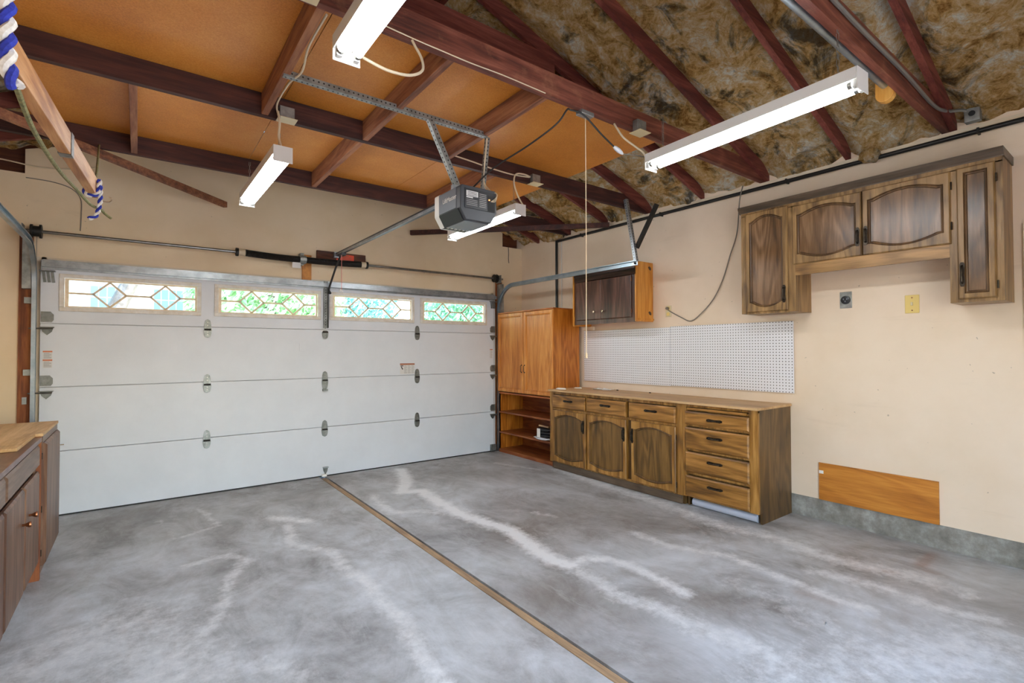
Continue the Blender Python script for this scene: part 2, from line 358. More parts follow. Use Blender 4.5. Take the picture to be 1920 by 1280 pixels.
def slab(x0, x1):
    nx = int((x1-x0)/.03); ny = int((YF+.2-YB)/.03)
    xs = np.linspace(x0, x1, nx+1); ys = np.linspace(YB-.05, YF+.2, ny+1); gx, gy = np.meshgrid(xs, ys)
    px, py = gx.ravel(), gy.ravel(); n = len(px)
    vs = [(float(a), float(b), 0.) for a, b in zip(px, py)]
    fs = [(j*(nx+1)+i, j*(nx+1)+i+1, (j+1)*(nx+1)+i+1, (j+1)*(nx+1)+i) for j in range(ny) for i in range(nx)]
    m = MB().add(vs, fs)
    m.box(x0, x0+.004, YB-.05, YF+.2, -.03, -.0005); m.box(x1-.004, x1, YB-.05, YF+.2, -.03, -.0005)
    me = bpy.data.meshes.new('concrete_slab'); me.from_pydata(m.v, [], m.f)
    a = me.color_attributes.new('stain_daylight', 'FLOAT_COLOR', 'POINT'); c = np.zeros((len(m.v), 4), 'f')
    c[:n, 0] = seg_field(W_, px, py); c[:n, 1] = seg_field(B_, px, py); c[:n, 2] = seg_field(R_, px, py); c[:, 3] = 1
    a.data.foreach_set('color', c.ravel()); me.materials.append(MATS['concrete_floor'])
    o = bpy.data.objects.new('concrete_slab', me); COL.objects.link(o); o.parent = floor
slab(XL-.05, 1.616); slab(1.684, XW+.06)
tag(bx('expansion_board', 'strip_y', None, 1.617, 1.662, YB, 5.64, -.029, .004, .002, root=(1.64, 2, -.029)), 'long worn wooden strip set in the joint between the two concrete floor slabs', 'wood strip')
# small things lying on the floor
x, y = floor_px(1549, 1170)
tag(MB().tube([(x-.012, y, .004), (x+.006, y+.004, .004), (x+.007, y+.004, .004), (x+.011, y+.005, .004)], [.0018, .0018, .004, .004], 8).build('screw', 'galv', None, root=(x, y, 0)), 'tiny shiny screw lying on the bare concrete floor', 'screw')

# ------------------------------------------------------------------ walls
wr = struct('wall_right', (XW, 2.4, 0))
bx('wall_board', 'wall_paint', wr, XW, XW+.12, YB, YF+.12, .17, 3.05)
MB().prism([(XW+.004, -.02), (XW+.12, -.02), (XW+.12, .172), (XW+.006, .172)], 'y', YB, YF+.1).build('concrete_curb', 'concrete_curb', wr)
bx('trim_1', 'trim_paint', None, XW-.022, XW-.0005, .2, 4.35, 2.868, 2.905)['kind'] = 'structure'
wl = struct('wall_left', (XL, 2.4, 0))
bx('wall_board', 'wall_paint', wl, XL-.12, XL, YB, YF+.12, -.03, 3.05)
wf = struct('wall_front', (1.6, YF, 0))
gable = [(-.68, 2.16), (4.005, 2.16), (4.005, 2.888), (4.16, 2.888), (4.16, 3.1), (XC, 3.93), (-.776, 3.1), (-.776, 2.895), (-.68, 2.895)]
MB().prism(gable, 'y', YF, YF+.12).build('header', 'header_paint', wf)
bx('pier', 'header_paint', wf, XL-.12, -.68, YF, YF+.12, -.03, 2.895); bx('pier', 'header_paint', wf, 4.005, XW+.12, YF, YF+.12, -.03, 2.888)
bx('plate_gap_back', 'padwood', wf, XL-.12, -.6, YF+.12, YF+.16, 2.8, 3.4); bx('plate_gap_back', 'padwood', wf, 4.0, XW+.12, YF+.12, YF+.16, 2.8, 3.4)
bx('trim_2', 'redjamb', None, -.80, -.715, YF-.022, YF-.0005, 0, 2.37)['kind'] = 'structure'; bx('trim_3', 'redjamb', None, 4.03, 4.13, YF-.022, YF-.0005, 0, 2.37)['kind'] = 'structure'
wb = struct('wall_back', (1.6, YB, 0))           # a wide opening behind the camera lets daylight in
for a in ((XL-.12, .2, -.03, 2.9), (2.6, XW+.12, -.03, 2.9), (.2, 2.6, 2.1, 2.9)): bx('wall_board', 'wall_paint', wb, a[0], a[1], YB-.12, YB, a[2], a[3])
MB().prism([(XL-.12, 2.9), (XW+.12, 2.9), (XW+.12, 3.05), (XC, 4.0), (XL-.12, 3.05)], 'y', YB-.12, YB).build('gable', 'wall_paint', wb)
for a in ((.12, .2, 0, 2.18), (2.6, 2.68, 0, 2.18), (.2, 2.6, 2.1, 2.18)): bx('casing', 'trim_paint', wb, a[0], a[1], YB, YB+.018, a[2], a[3])
# painted side door at the right edge of the view
d2 = struct('door_2', (XW, .15, 0))
bx('door_leaf', 'trim_paint', d2, XW-.012, XW-.001, -.32, .5, .18, 2.12, .003)
for a in ((-.4, -.32, .175, 2.2), (.5, .58, .175, 2.2), (-.32, .5, 2.12, 2.2)): bx('casing', 'trim_paint', d2, XW-.018, XW, a[0], a[1], a[2], a[3], .003)
for za, zb in ((.35, 1.0), (1.15, 2.0)): bx('panel', 'trim_paint', d2, XW-.018, XW-.012, -.2, .38, za, zb, .004)
MB().tube([(XW-.012, -.26, 1.0), (XW-.05, -.26, 1.0), (XW-.055, -.26, 1.0), (XW-.08, -.26, 1.0)], [.01, .01, .028, .022], 12).build('door_knob', 'nickel', d2, smooth=True)

# ------------------------------------------------------------------ roof: deck, rafters, ties, blocks, panels, insulation
ceil = struct('ceiling', (XC, 2.4, ZP))
DK = .15
for sgn, xe in ((1, XW+.12), (-1, XL-.12)):
    ze = ZP+DK-SL*.12; zr = ZP+DK+SL*(XW-XC)
    MB().prism([(xe, ze), (XC, zr), (XC, zr+.03), (xe, ze+.03)], 'y', YB-.12, YF+.16).build('roof_deck', 'padwood', ceil)
RY = [-.39, .25, .89, 1.53, 2.17, 2.81, 3.45, 4.09, 4.73, 5.37]
for y in RY:
    for sg, xe in ((1, XW), (-1, XL)):
        zt = ZP+SL*(XW-XC)
        MB().prism([(xe, ZP), (XC, zt), (XC, zt+.145), (xe, ZP+.145)], 'y', y, y+.038).build('rafter', 'rafter', ceil)
bx('ridge_board', 'rafter', ceil, XC-.02, XC+.02, YB, YF, ZP+SL*(XW-XC)-.05, ZP+SL*(XW-XC)-.001)
def tie(y, mat): MB().prism([(XL, ZP), (XW, ZP), (XW, ZP+.05), (XW-.3, ZP+.143), (XL+.3, ZP+.143), (XL, ZP+.05)], 'y', y, y+.04).build('tie_beam', mat, ceil)
TY = [.93, 2.21, 3.49, 4.77]
for y, m in zip(TY, ('hardbeam', 'hardbeam', 'beam_x', 'beam_x')): tie(y, m)
tie(-.35, 'hardbeam')
for y in (2.77, 1.49): bx('collar_tie', 'rafter', ceil, .85, 2.48, y, y+.038, 3.46, 3.6)
for x, ya, yb in ((.615, 2.25, 3.49), (1.275, 2.25, 3.49), (1.925, 2.25, 3.49), (-.06, 3.53, 4.77), (1.265, 3.53, 4.77), (2.44, 3.53, 4.77)):
    bx('blocking', 'beam_y', ceil, x, x+.04, ya, yb, ZP+.004, ZP+.142, .003)
for ya, yb in ((2.228, 3.505), (3.511, 4.80)):
    for xa, xb in ((-.64, .745), (.749, 2.075), (2.079, 3.28)):
        bx('hardboard_panel', 'hardboard', ceil, xa, xb, ya, yb, ZP+.1445, ZP+.150)
def batt(ya, yb, xa, xb, seed, sg):
    nx, ny = 96, 22; vs = []; fs = []
    for j in range(ny+1):
        for i in range(nx+1):
            x = xa+(xb-xa)*i/nx; y = ya+(yb-ya)*j/ny; t = j/ny
            ed = min(1, min(t, 1-t)*6)
            ed = min(1, ed*(.75+.5*mnoise.noise(Vector((x*8, seed, 0)))))
            p = Vector((x*3.2+seed*7, y*3.2, seed)); h = mnoise.fractal(p, 1.0, 2.0, 4)
            h2 = mnoise.noise(Vector((x*13, y*13, seed*3.3)))+.6*mnoise.noise(Vector((x*31, y*31, seed)))
            lump = abs(mnoise.noise(Vector((x*5.5, y*6.5, seed*1.7))))
            z = roof_z(x)+.105-ed*(.05+.05*h+.016*h2+.085*lump)
            z -= max(0, 1-min(XW-x, x-XL)/.16)**2*.05
            vs.append((x, y+.006*h2*ed, z))
    for j in range(ny):
        for i in range(nx):
            a = j*(nx+1)+i; fs.append((a, a+1, a+nx+2, a+nx+1))
    MB().add(vs, fs).build('insulation_batt', 'insulation', ceil, smooth=True)
bays = [(YB, RY[0])]+[(a+.038, b) for a, b in zip(RY[:-1], RY[1:])]+[(RY[-1]+.038, YF)]
for k, (ya, yb) in enumerate(bays):
    batt(ya, yb, XC+.02, XW, k+1.3, 1); batt(ya, yb, XL, XC-.02, k+21.7, -1)
# loose corner braces
for nm, a, b, lab in (('corner_brace', (2.72, YF-.03, 2.877), (XW-.075, 4.0, 2.877), 'red-brown wooden brace across the right front corner under the rafters'),
                      ('corner_brace', (.69, YF-.03, 2.877), (XL+.035, 3.9, 2.877), 'red-brown wooden brace across the left front corner behind the roped plank')):
    tag(MB().bar(a, b, .04, .055).build(nm, 'beam_x' if a[0] > 1 else 'beam_y', None, root=a), lab, 'brace', 'corner braces')

# ------------------------------------------------------------------ garage door
door = struct('door_1', (XC, YD, 0)); door['label'] = 'white sectional garage door with four decorated windows'
sec = [(.012, .5475), (.5525, 1.0945), (1.0995, 1.6345), (1.6395, DZ)]
WIN = [(-.548, .488), (.598, 1.624), (1.718, 2.76), (2.84, 3.853)]; WZ = (1.745, 2.066)
for za, zb in sec[:3]: bx('door_section', 'white_metal', door, DX0, DX1, YD, YD+.045, za, zb, .003)
for zj in (.55, 1.097, 1.637): bx('joint_tongue', 'white_metal', door, DX0, DX1, YD+.03, YD+.044, zj-.006, zj+.006)
m = MB(); m.box(DX0, DX1, YD, YD+.045, sec[3][0], WZ[0]+.02); m.box(DX0, DX1, YD, YD+.045, WZ[1]-.02, sec[3][1])
e = [DX0]+[v for a, b in WIN for v in (a+.02, b-.02)]+[DX1]
for a, b in zip(e[0::2], e[1::2]): m.box(a, b, YD, YD+.045, WZ[0]+.02, WZ[1]-.02)
m.build('door_section', 'white_metal', door)
for a, b, z0, z1 in ((DX0-.03, DX0+.03, 0, DZ+.03), (DX1-.03, DX1+.03, 0, DZ+.03), (DX0, DX1, DZ-.03, DZ+.03)): bx('stop_molding', 'trim_paint', door, a, b, YD+.046, YD+.066, z0, z1)
bx('bottom_seal', 'black_rubber', door, DX0, DX1, YD+.002, YD+.045, 0, .011)
for a, b in WIN:
    z0, z1 = WZ; fw = .036
    m = MB(); m.box(a, b, YD-.012, YD, z0, z0+fw); m.box(a, b, YD-.012, YD, z1-fw, z1); m.box(a, a+fw, YD-.012, YD, z0+fw, z1-fw); m.box(b-fw, b, YD-.012, YD, z0+fw, z1-fw)
    fr = m.build('door_window', 'vinyl_white', door, bevel=.004)
    a2, b2, c2, d2_ = a+fw, b-fw, z0+fw, z1-fw; iw = .016
    m = MB()
    for q in ((a2, b2, c2, c2+iw*.7), (a2, b2, d2_-iw*.9, d2_), (a2, a2+iw*1.6, c2+iw*.7, d2_-iw*.9), (b2-iw, b2, c2+iw*.7, d2_-iw*.9)): m.box(q[0], q[1], YD, YD+.03, q[2], q[3])
    m.build('inner_frame', 'vinyl_cream', fr)
    bx('pane', 'glass', fr, a2, b2, YD+.03, YD+.034, c2, d2_)
    ga, gb, gz0, gz1 = a2+iw*1.6, b2-iw, c2+iw*.7, d2_-iw*.9; gm = (gz0+gz1)/2; L = gb-ga
    cx = (ga+L*.30, ga+L*.745); hw = L*.125; yy = YD+.018
    for s0, s1 in ((ga, cx[0]-hw), (cx[0]+hw, cx[1]-hw), (cx[1]+hw, gb)): MB().bar((s0, yy, gm), (s1, yy, gm), .010, .017).build('muntin', 'vinyl_cream', fr)
    for c0 in cx:
        for p, q in (((c0-hw, gm), (c0, gz1)), ((c0, gz1), (c0+hw, gm)), ((c0+hw, gm), (c0, gz0)), ((c0, gz0), (c0-hw, gm))):
            MB().bar((p[0], yy, p[1]), (q[0], yy, q[1]), .010, .017).build('muntin', 'vinyl_cream', fr)
# strut
prof = [(YD, 2.095), (YD-.012, 2.095), (YD-.012, 2.112), (YD-.052, 2.112), (YD-.052, 2.155), (YD-.012, 2.155), (YD-.012, 2.178), (YD, 2.178)]
MB().prism(prof, 'x', DX0+.01, DX1-.01).build('strut', 'galv', door)
def leaf(cx, z0, z1, w, y0, y1, up=True, n=10):
    pts = []
    for i in range(n+1):
        t = i/n; z = z0+(z1-z0)*t; ww = w*math.sqrt(max(0, 1-t*t))**.8*.5+.006 if i < n else .004
        pts.append((ww, z))
    poly = [(cx-a, z) for a, z in pts]+[(cx+a, z) for a, z in pts[::-1]]
    return MB().prism(poly, 'y', y0, y1)
def hinge(cx, zj, top=True, handle=False):
    m = leaf(cx, zj-.028, zj+.075, .052, YD-.006, YD)
    if not top: m = MB().box(cx-.02, cx+.02, YD-.006, YD, zj-.028, zj-.01)
    h = m.build('hinge', 'hinge_metal', door)
    leaf(cx, zj-.028, zj-.105 if not handle else zj-.13, .056, YD-.009, YD).build('lower_leaf', 'hinge_metal', h)
    MB().tube([(cx-.028, YD-.012, zj-.026), (cx+.028, YD-.012, zj-.026)], .009, 8).build('knuckle', 'dark_iron', h)
    for dz in (.045, .015, -.05, -.075): MB().tube([(cx, YD-.004, zj+dz), (cx, YD-.013, zj+dz)], .006, 6).build('bolt', 'steel', h)
    if handle: MB().box(cx-.026, cx+.026, YD-.03, YD, zj-.145, zj-.125).build('pull', 'hinge_metal', h)
for cx in (.543, 1.672, 2.80):
    for k, zj in enumerate((.55, 1.097, 1.637)): hinge(cx, zj, top=not (k == 2 and cx == 1.672), handle=(k == 1 and cx == 1.672))
for ex, sg in ((DX0+.045, 1), (DX1-.045, -1)):
    for zj in (.55, 1.097, 1.637):
        w = .04; m = MB().prism([(ex-w, zj+.012), (ex+w*.7, zj+.012), (ex+w, zj+.03), (ex+w, zj+.075), (ex+w*.5, zj+.1), (ex-w, zj+.1)] if sg > 0 else [(ex+w, zj+.012), (ex-w*.7, zj+.012), (ex-w, zj+.03), (ex-w, zj+.075), (ex-w*.5, zj+.1), (ex+w, zj+.1)], 'y', YD-.005, YD)
        h = m.build('end_hinge', 'hinge_metal', door)
        MB().prism([(ex-.04, zj-.035), (ex+.04, zj-.035), (ex+.03, zj-.07), (ex, zj-.1), (ex-.03, zj-.07)], 'y', YD-.005, YD).build('lower_plate', 'hinge_metal', h)
        bx('ledge', 'hinge_metal', h, ex-.045, ex+.045, YD-.045, YD, zj-.036, zj-.03)
        MB().tube([(ex-sg*.11, YD-.035, zj-.045), (ex+sg*.04, YD-.035, zj-.045)], .006, 8).build('roller_stem', 'steel', h)
    tb = bx('top_bracket', 'hinge_metal', door, ex-.05, ex+.05, YD-.05, YD, 2.075, 2.082)
    for k in (-1, 0, 1): MB().bar((ex+k*.028, YD-.006, 2.075), (ex+k*.028+.01, YD-.006, 1.985), .018, .008, (0, 1, 0)).build('bracket_finger', 'hinge_metal', tb)
    bb = bx('bottom_bracket', 'hinge_metal', door, ex-.045, ex+.045, YD-.03, YD, .012, .1, .004)
sl = MB().prism([(1.655, .1), (1.705, .1), (1.698, .06), (1.68, .03), (1.662, .06)], 'y', YD-.02, YD).build('step_plate', 'hinge_metal', door)
bx('step_ledge', 'galv', sl, 1.652, 1.708, YD-.04, YD, .1, .108); bx('drip_tab', 'paper', sl, 1.64, 1.69, YD-.03, YD-.002, .004, .03)
bx('operator_bracket', 'hinge_metal', door, 1.652, 1.698, YD-.024, YD, 1.655, 2.18)
ob = door.children[-1]; bx('side_flange', 'dark_iron', ob, 1.692, 1.698, YD-.045, YD-.024, 1.655, 2.1)
for k in range(16): MB().tube([(1.671, YD-.024, 1.69+k*.03), (1.671, YD-.026, 1.69+k*.03)], .006, 6).build('bolt_hole', 'black_print', ob)
def sticker(x0, x1, z0, z1, head, lines, cols, colh='orange_print', pict=False):
    s = bx('warning_sticker', 'label_white', door, x0, x1, YD-.0015, YD-.0002, z0, z1)
    bx('header_print', colh, s, x0, x1, YD-.0022, YD-.0014, z1-head, z1)
    m = MB(); cw = (x1-x0)/cols
    for c in range(cols):
        if pict and c == 0: continue
        for k in range(lines):
            zz = z1-head-(k+1)*(z1-z0-head)/(lines+1); m.box(x0+c*cw+cw*.1, x0+c*cw+cw*(.9 if k % 3 else .7), YD-.0022, YD-.0014, zz-.0022, zz+.0022)
    m.build('fine_print', 'grey_print', s)
    if pict:
        m = MB(); m.box(x0+.006, x0+cw*.9, YD-.0022, YD-.0014, z1-head-.016, z1-head-.006); m.bar((x0+.015, YD-.0018, z1-head-.02), (x0+.036, YD-.0018, z1-head-.055), .0008, .012, (1, 0, 0)); m.build('pictogram', 'black_print', s)
sticker(2.571, 2.766, 1.112, 1.243, .02, 9, 4, 'label_brown', True)
sticker(-.645, -.585, 1.335, 1.405, .012, 6, 1); sticker(-.645, -.585, 1.262, 1.332, .012, 6, 1)
sticker(3.905, 3.95, 1.29, 1.42, .012, 8, 1)
for xx in (.24, 1.40, 2.84):
    bx('inspection_patch', 'white_metal', door, xx, xx+.06, YD-.002, YD, 1.395, 1.485, .001)

# tracks
def sweep_yz(path, prof, x):      # path of (y,z); prof of (dx, dn) closed
    n = len(prof); vs = []; fs = []
    for i, p in enumerate(path):
        a = Vector(path[max(i-1, 0)]); b = Vector(path[min(i+1, len(path)-1)]); d = (b-a).normalized(); nn = Vector((-d.y, d.x))
        for dx, dn in prof: vs.append((x+dx, p[0]+nn.x*dn, p[1]+nn.y*dn))
    for i in range(len(path)-1):
        for k in range(n): fs.append((i*n+k, i*n+(k+1) % n, (i+1)*n+(k+1) % n, (i+1)*n+k))
    fs += [tuple(range(n)), tuple((len(path)-1)*n+k for k in range(n))[::-1]]
    return MB().add(vs, fs)
def perf_angle(name, a, b, parent, mat='galv_dark', w=.034, side=(0, 0, 1)):
    a, b = Vector(a), Vector(b); d = (b-a).normalized(); sd = d.cross(Vector(side)).normalized(); u = sd.cross(d).normalized()
    m = MB(); m.bar(a+sd*w/2, b+sd*w/2, w, .003, u); m.bar(a+u*w/2, b+u*w/2, .003, w, u)
    o = m.build(name, mat, parent); L = (b-a).length; k = int(L/.028); h = MB()
    for i in range(k):
        c = a+d*(L*(i+.5)/k)
        h.tube([c+sd*w*.55-u*.0022, c+sd*w*.55+u*.0022], .0055, 6); h.tube([c+u*w*.55-sd*.0022, c+u*w*.55+sd*.0022], .0055, 6)
    ho = h.build('bolt_holes', 'black_print', o); ho['kind'] = 'stuff'
    return o
def track(x, sg, y_end, label, mat):
    t = thing('door_track', label, 'garage track', (x, YD-.04, 0), 'garage door tracks')
    yv = YD-.035; zh = 2.285; R = .34; path = [(yv, 0), (yv, .6), (yv, 1.3), (yv, zh-R)]
    path += [(yv-R+R*math.cos(q), zh-R+R*math.sin(q)) for q in [math.pi/2*k/12 for k in range(1, 13)]]
    path += [(yv-R-(yv-R-y_end)*k/4, zh) for k in range(1, 5)]
    k_ = 3; c = [(0, -.026), (sg*.028, -.026), (sg*.028, -.018), (sg*.025, -.018), (sg*.025, -.023), (sg*.003, -.023), (sg*.003, .023), (sg*.025, .023), (sg*.025, .018), (sg*.028, .018), (sg*.028, .026), (0, .026)]
    sweep_yz(path[:4], c, x).build('vertical_track', 'galv' if sg < 0 else 'galv_blue', t, smooth=False)
    sweep_yz(path[3:], c, x).build('curved_track', mat, t, smooth=True)
    for zz in (.35, 1.2, 1.8): bx('track_bracket', 'galv_dark', t, min(x, x-sg*.05), max(x, x-sg*.05), yv+.02, YF-.022, zz, zz+.05)
    bx('flag_bracket', 'galv_dark', t, min(x-sg*.005, x-sg*.06), max(x-sg*.005, x-sg*.06), yv-.02, YF-.022, 1.92, 2.33)
    return t
tr = track(4.045, -1, 3.27, 'galvanized curved door track ending over the small dark wall cabinet', 'galv_blue')
perf_angle('hanger_angle', (4.06, 3.30, 2.31), (4.06, 3.43, 2.98), tr, 'galv', side=(1, 0, 0))
perf_angle('hanger_angle', (4.10, 3.325, 2.45), (4.14, 3.10, 2.86), tr, 'dark_iron', side=(1, 0, 0))
MB().tube([(4.044, 3.30, 2.285), (4.03, 3.30, 2.285)], .011, 6).build('bolt', 'dark_iron', tr)
tl = track(-.712, 1, 3.3, 'galvanized curved door track at the left edge beside the roped plank', 'galv_blue')
perf_angle('hanger_angle', (-.73, 3.34, 2.31), (-.73, 3.47, 2.95), tl, 'galv', side=(1, 0, 0))

# torsion shaft
YS, ZS = 5.678, 2.40
ts = thing('torsion_shaft', 'steel torsion shaft with two black springs above the garage door', 'torsion spring', (XC, YS, ZS))
MB().tube([(-.80, YS, ZS), (4.09, YS, ZS)], .0135, 10).build('shaft', 'steel', ts, smooth=True)
def lathe_x(x_r, n=14):
    return MB().tube([(x, YS, z) for x, r, z in x_r], [r for x, r, z in x_r], n)
def spring(xa, xb, z0, z1, zm):
    pts = []; k = int((xb-xa)/.0058)
    for i in range(k+1):
        t = i/k; pts.append((xa+(xb-xa)*t, .036 if i % 2 else .0325, z0+(z1-z0)*t+zm*4*t*(1-t)))
    sp_ = lathe_x(pts).build('spring', 'black_spring', ts, smooth=False)
    return sp_
spring(.86, 1.385, ZS, ZS-.012, -.006); spring(1.45, 2.06, ZS-.012, ZS, -.004)
for xa, xb, c in ((.80, .86, 'cable_cream'), (2.06, 2.115, 'cable_cream')): lathe_x([(xa, .034, ZS), (xb, .036, ZS)]).build('winding_cone', c, ts, smooth=True)
for xx in (.775, 2.115): lathe_x([(xx, .042, ZS), (xx+.025, .042, ZS)], 8).build('cone_collar', 'dark_iron', ts)
lathe_x([(1.385, .044, ZS-.012), (1.415, .05, ZS-.012), (1.45, .044, ZS-.012)], 10).build('anchor_cone', 'galv_dark', ts)
MB().box(1.395, 1.43, YS, YF-.001, ZS-.07, ZS+.06).build('center_bracket', 'galv_dark', ts)
for xx, w in ((-.69, .07), (3.965, .05)):
    lathe_x([(xx-w*.5, .055, ZS), (xx-w*.3, .055, ZS), (xx-w*.28, .044, ZS), (xx+w*.28, .044, ZS), (xx+w*.3, .058, ZS), (xx+w*.5, .058, ZS)], 18).build('cable_drum', 'dark_iron', ts, smooth=True)
for xx in (-.775, 4.035): MB().box(xx, xx+.006, YS-.04, YF-.022, ZS-.06, ZS+.05).build('end_bearing_plate', 'galv_dark', ts)
for xx in (-.69, 3.965): MB().tube([(xx, YS+.03, ZS), (xx, YS+.034, .1)], .002, 5).build('lift_cable', 'steel', ts)
bx('spring_tag', 'label_white', ts, 1.30, 1.385, YS-.05, YS-.047, ZS-.115, ZS-.055)
tag(bx('anchor_board', 'orangeboard', None, 1.434, 1.53, YF-.02, YF-.0005, 2.185, 2.46, root=(1.48, YF, 2.185)), 'short upright orange wooden block behind the torsion spring center', 'wood block')
hb = tag(bx('header_board', 'padwood', None, 1.585, 2.14, YF-.036, YF-.0005, 2.425, 2.525, .002, root=(1.86, YF, 2.425)), 'dark brown header board on the wall behind the opener rail', 'wood board')
rt = tag(bx('warning_tag', 'red_tag', None, 1.80, 2.0, YF-.039, YF-.0362, 2.428, 2.505, root=(1.9, YF-.037, 2.428)), 'bright orange-red warning label stuck on the dark header board', 'label')
m = MB()
for k in range(4): m.box(1.83+.01*(k % 2), 1.97, YF-.0398, YF-.0389, 2.44+k*.013, 2.444+k*.013)
m.box(1.86, 1.94, YF-.0398, YF-.0389, 2.489, 2.497); m.build('print_lines', 'label_brown', rt)

# ------------------------------------------------------------------ opener
OX, OY0, OY1, OZ0, OZ1 = 1.79, 2.75, 3.10, 2.25, 2.475
op = thing('garage_door_opener', 'grey and black garage door opener hung on perforated angles above the room', 'door opener', (OX, OY0, OZ0))
hw = .142
pr = [(OX-hw, OZ0+.075), (OX-hw+.045, OZ0), (OX+hw-.045, OZ0), (OX+hw, OZ0+.075), (OX+hw, OZ1-.012), (OX+hw-.012, OZ1), (OX-hw+.012, OZ1), (OX-hw, OZ1-.012)]
MB().prism(pr, 'y', OY0, OY1-.03).build('housing', 'dark_grey', op, bevel=.006)
hs = op.children[0]
bx('side_panel', 'panel_grey', hs, OX-hw-.004, OX-hw, OY0+.05, OY1-.07, OZ0+.078, OZ1-.012, .002)
MB().bar((OX-hw-.001+.0225-.003, OY0+.03, OZ0+.036), (OX-hw-.001+.0225-.003, OY1-.07, OZ0+.036), .084, .004, (-.86, 0, -.5)).build('lower_panel', 'black_plastic', hs)
MB().prism([(a*(1.02)+OX*(-.02), b) for a, b in pr], 'y', OY1-.07, OY1).build('light_lens', 'lens_plastic', op, bevel=.012)
lp = MB().prism([(OX-hw+.046, OZ0-.004), (OX+hw-.046, OZ0-.004), (OX+hw-.046, OZ0), (OX-hw+.046, OZ0)], 'y', OY0+.03, OY1-.1).build('bottom_cover', 'grey_plastic', hs)
m = MB()
for k in range(6): m.box(OX-.09+k*.03, OX-.075+k*.03, OY1-.092, OY1-.075, OZ0-.006, OZ0)
m.build('vent_slots', 'light_plastic', hs)
bp = bx('rear_panel', 'black_plastic', hs, OX-hw+.03, OX+hw-.012, OY0-.004, OY0, OZ0+.075, OZ1-.02, .002)
m = MB(); X0 = OX-hw+.042
m.box(X0, X0+.09, OY0-.0052, OY0-.0035, OZ1-.07, OZ1-.035); m.box(X0, X0+.05, OY0-.0052, OY0-.0035, OZ1-.082, OZ1-.074)
m.build('white_label', 'label_white', hs)
m = MB()
for k in range(8): m.box(X0+.1, X0+.155, OY0-.0052, OY0-.0035, OZ1-.045-k*.012, OZ1-.041-k*.012)
for k in range(4): m.box(X0, X0+.085, OY0-.0052, OY0-.0035, OZ1-.095-k*.011, OZ1-.092-k*.011)
m.build('fine_print', 'grey_print', hs)
m = MB()
for k in range(3): m.box(X0+.01, X0+.08, OY0-.006, OY0-.005, OZ1-.045-k*.01, OZ1-.042-k*.01)
m.build('label_print', 'black_print', hs)
bx('terminal_recess', 'black_print', hs, OX+hw-.075, OX+hw-.018, OY0-.006, OY0-.003, OZ0+.08, OZ1-.045)
bx('indicator', 'led_orange', hs, OX+hw-.07, OX+hw-.06, OY0-.009, OY0-.006, OZ1-.075, OZ1-.068)
text_mesh('brand_lettering', 'LiftMaster', .044, 'paper', hs, (OX-hw-.0052, OY0+.225, OZ1-.085), (0, -1, 0), (0, 0, 1))
# rail: T bar from the motor to the header
m = MB(); m.bar((OX, OY1-.1, 2.487), (OX, YF-.07, 2.487), .032, .034); m.build('rail', 'black_plastic', op)
MB().bar((OX-.018, OY1-.1, 2.478), (OX-.018, YF-.07, 2.478), .004, .022).build('rail_face', 'galv', op)
bx('header_bracket', 'galv', op, OX-.03, OX+.03, YF-.09, YF-.037, 2.455, 2.515)
bx('trolley', 'dark_grey', op, OX-.03, OX+.02, YF-.34, YF-.2, 2.445, 2.47)
MB().tube(smooth_path([(OX-.02, 5.50, 2.45), (OX-.05, 5.56, 2.33), (OX-.085, 5.62, 2.17), (OX-.10, 5.65, 2.08), (1.715, YD-.05, 2.045), (1.69, YD-.03, 2.05)]), .0105, 8).build('door_arm', 'cable_black', op, smooth=True)
MB().tube([(OX-.02, 5.47, 2.445), (OX-.02, 5.47, 2.06)], .0032, 6).build('release_cord', 'red_cord', op)
MB().tube([(OX-.045, 5.465, 2.045), (OX-.03, 5.47, 2.062), (OX-.005, 5.475, 2.045)], .011, 8).build('release_handle', 'paper', op)
MB().box(OX-.12, OX-.05, OY0+.13, OY0+.16, OZ1, OZ1+.035).build('mount_tab', 'galv', op); MB().box(OX+.03, OX+.12, OY0+.13, OY0+.16, OZ1, OZ1+.02).build('mount_tab', 'galv', op)
perf_angle('hanger_angle', (.62, 2.90, 2.906), (1.96, 2.90, 2.906), op, side=(0, 1, 0), w=.032)
perf_angle('hanger_angle', (1.49, 2.885, 2.90), (OX-.085, 2.885, OZ1+.01), op, side=(0, 1, 0))
perf_angle('hanger_angle', (1.945, 2.885, 2.90), (OX+.11, 2.885, OZ1+.005), op, side=(0, 1, 0), w=.026)
for k in range(3): MB().tube(smooth_path([(1.93+.006*k, 2.87, 2.88), (OX+.118, 2.87, 2.6), (OX+.12-.015*k, 2.80, OZ1+.02), (OX+.135, OY0-.012, OZ1-.02), (OX+.12, OY0-.018, OZ1-.075+.01*k), (OX+.09, OY0-.006, OZ1-.08)]), .0022, 6).build('bell_wire', 'cable_cream', op)

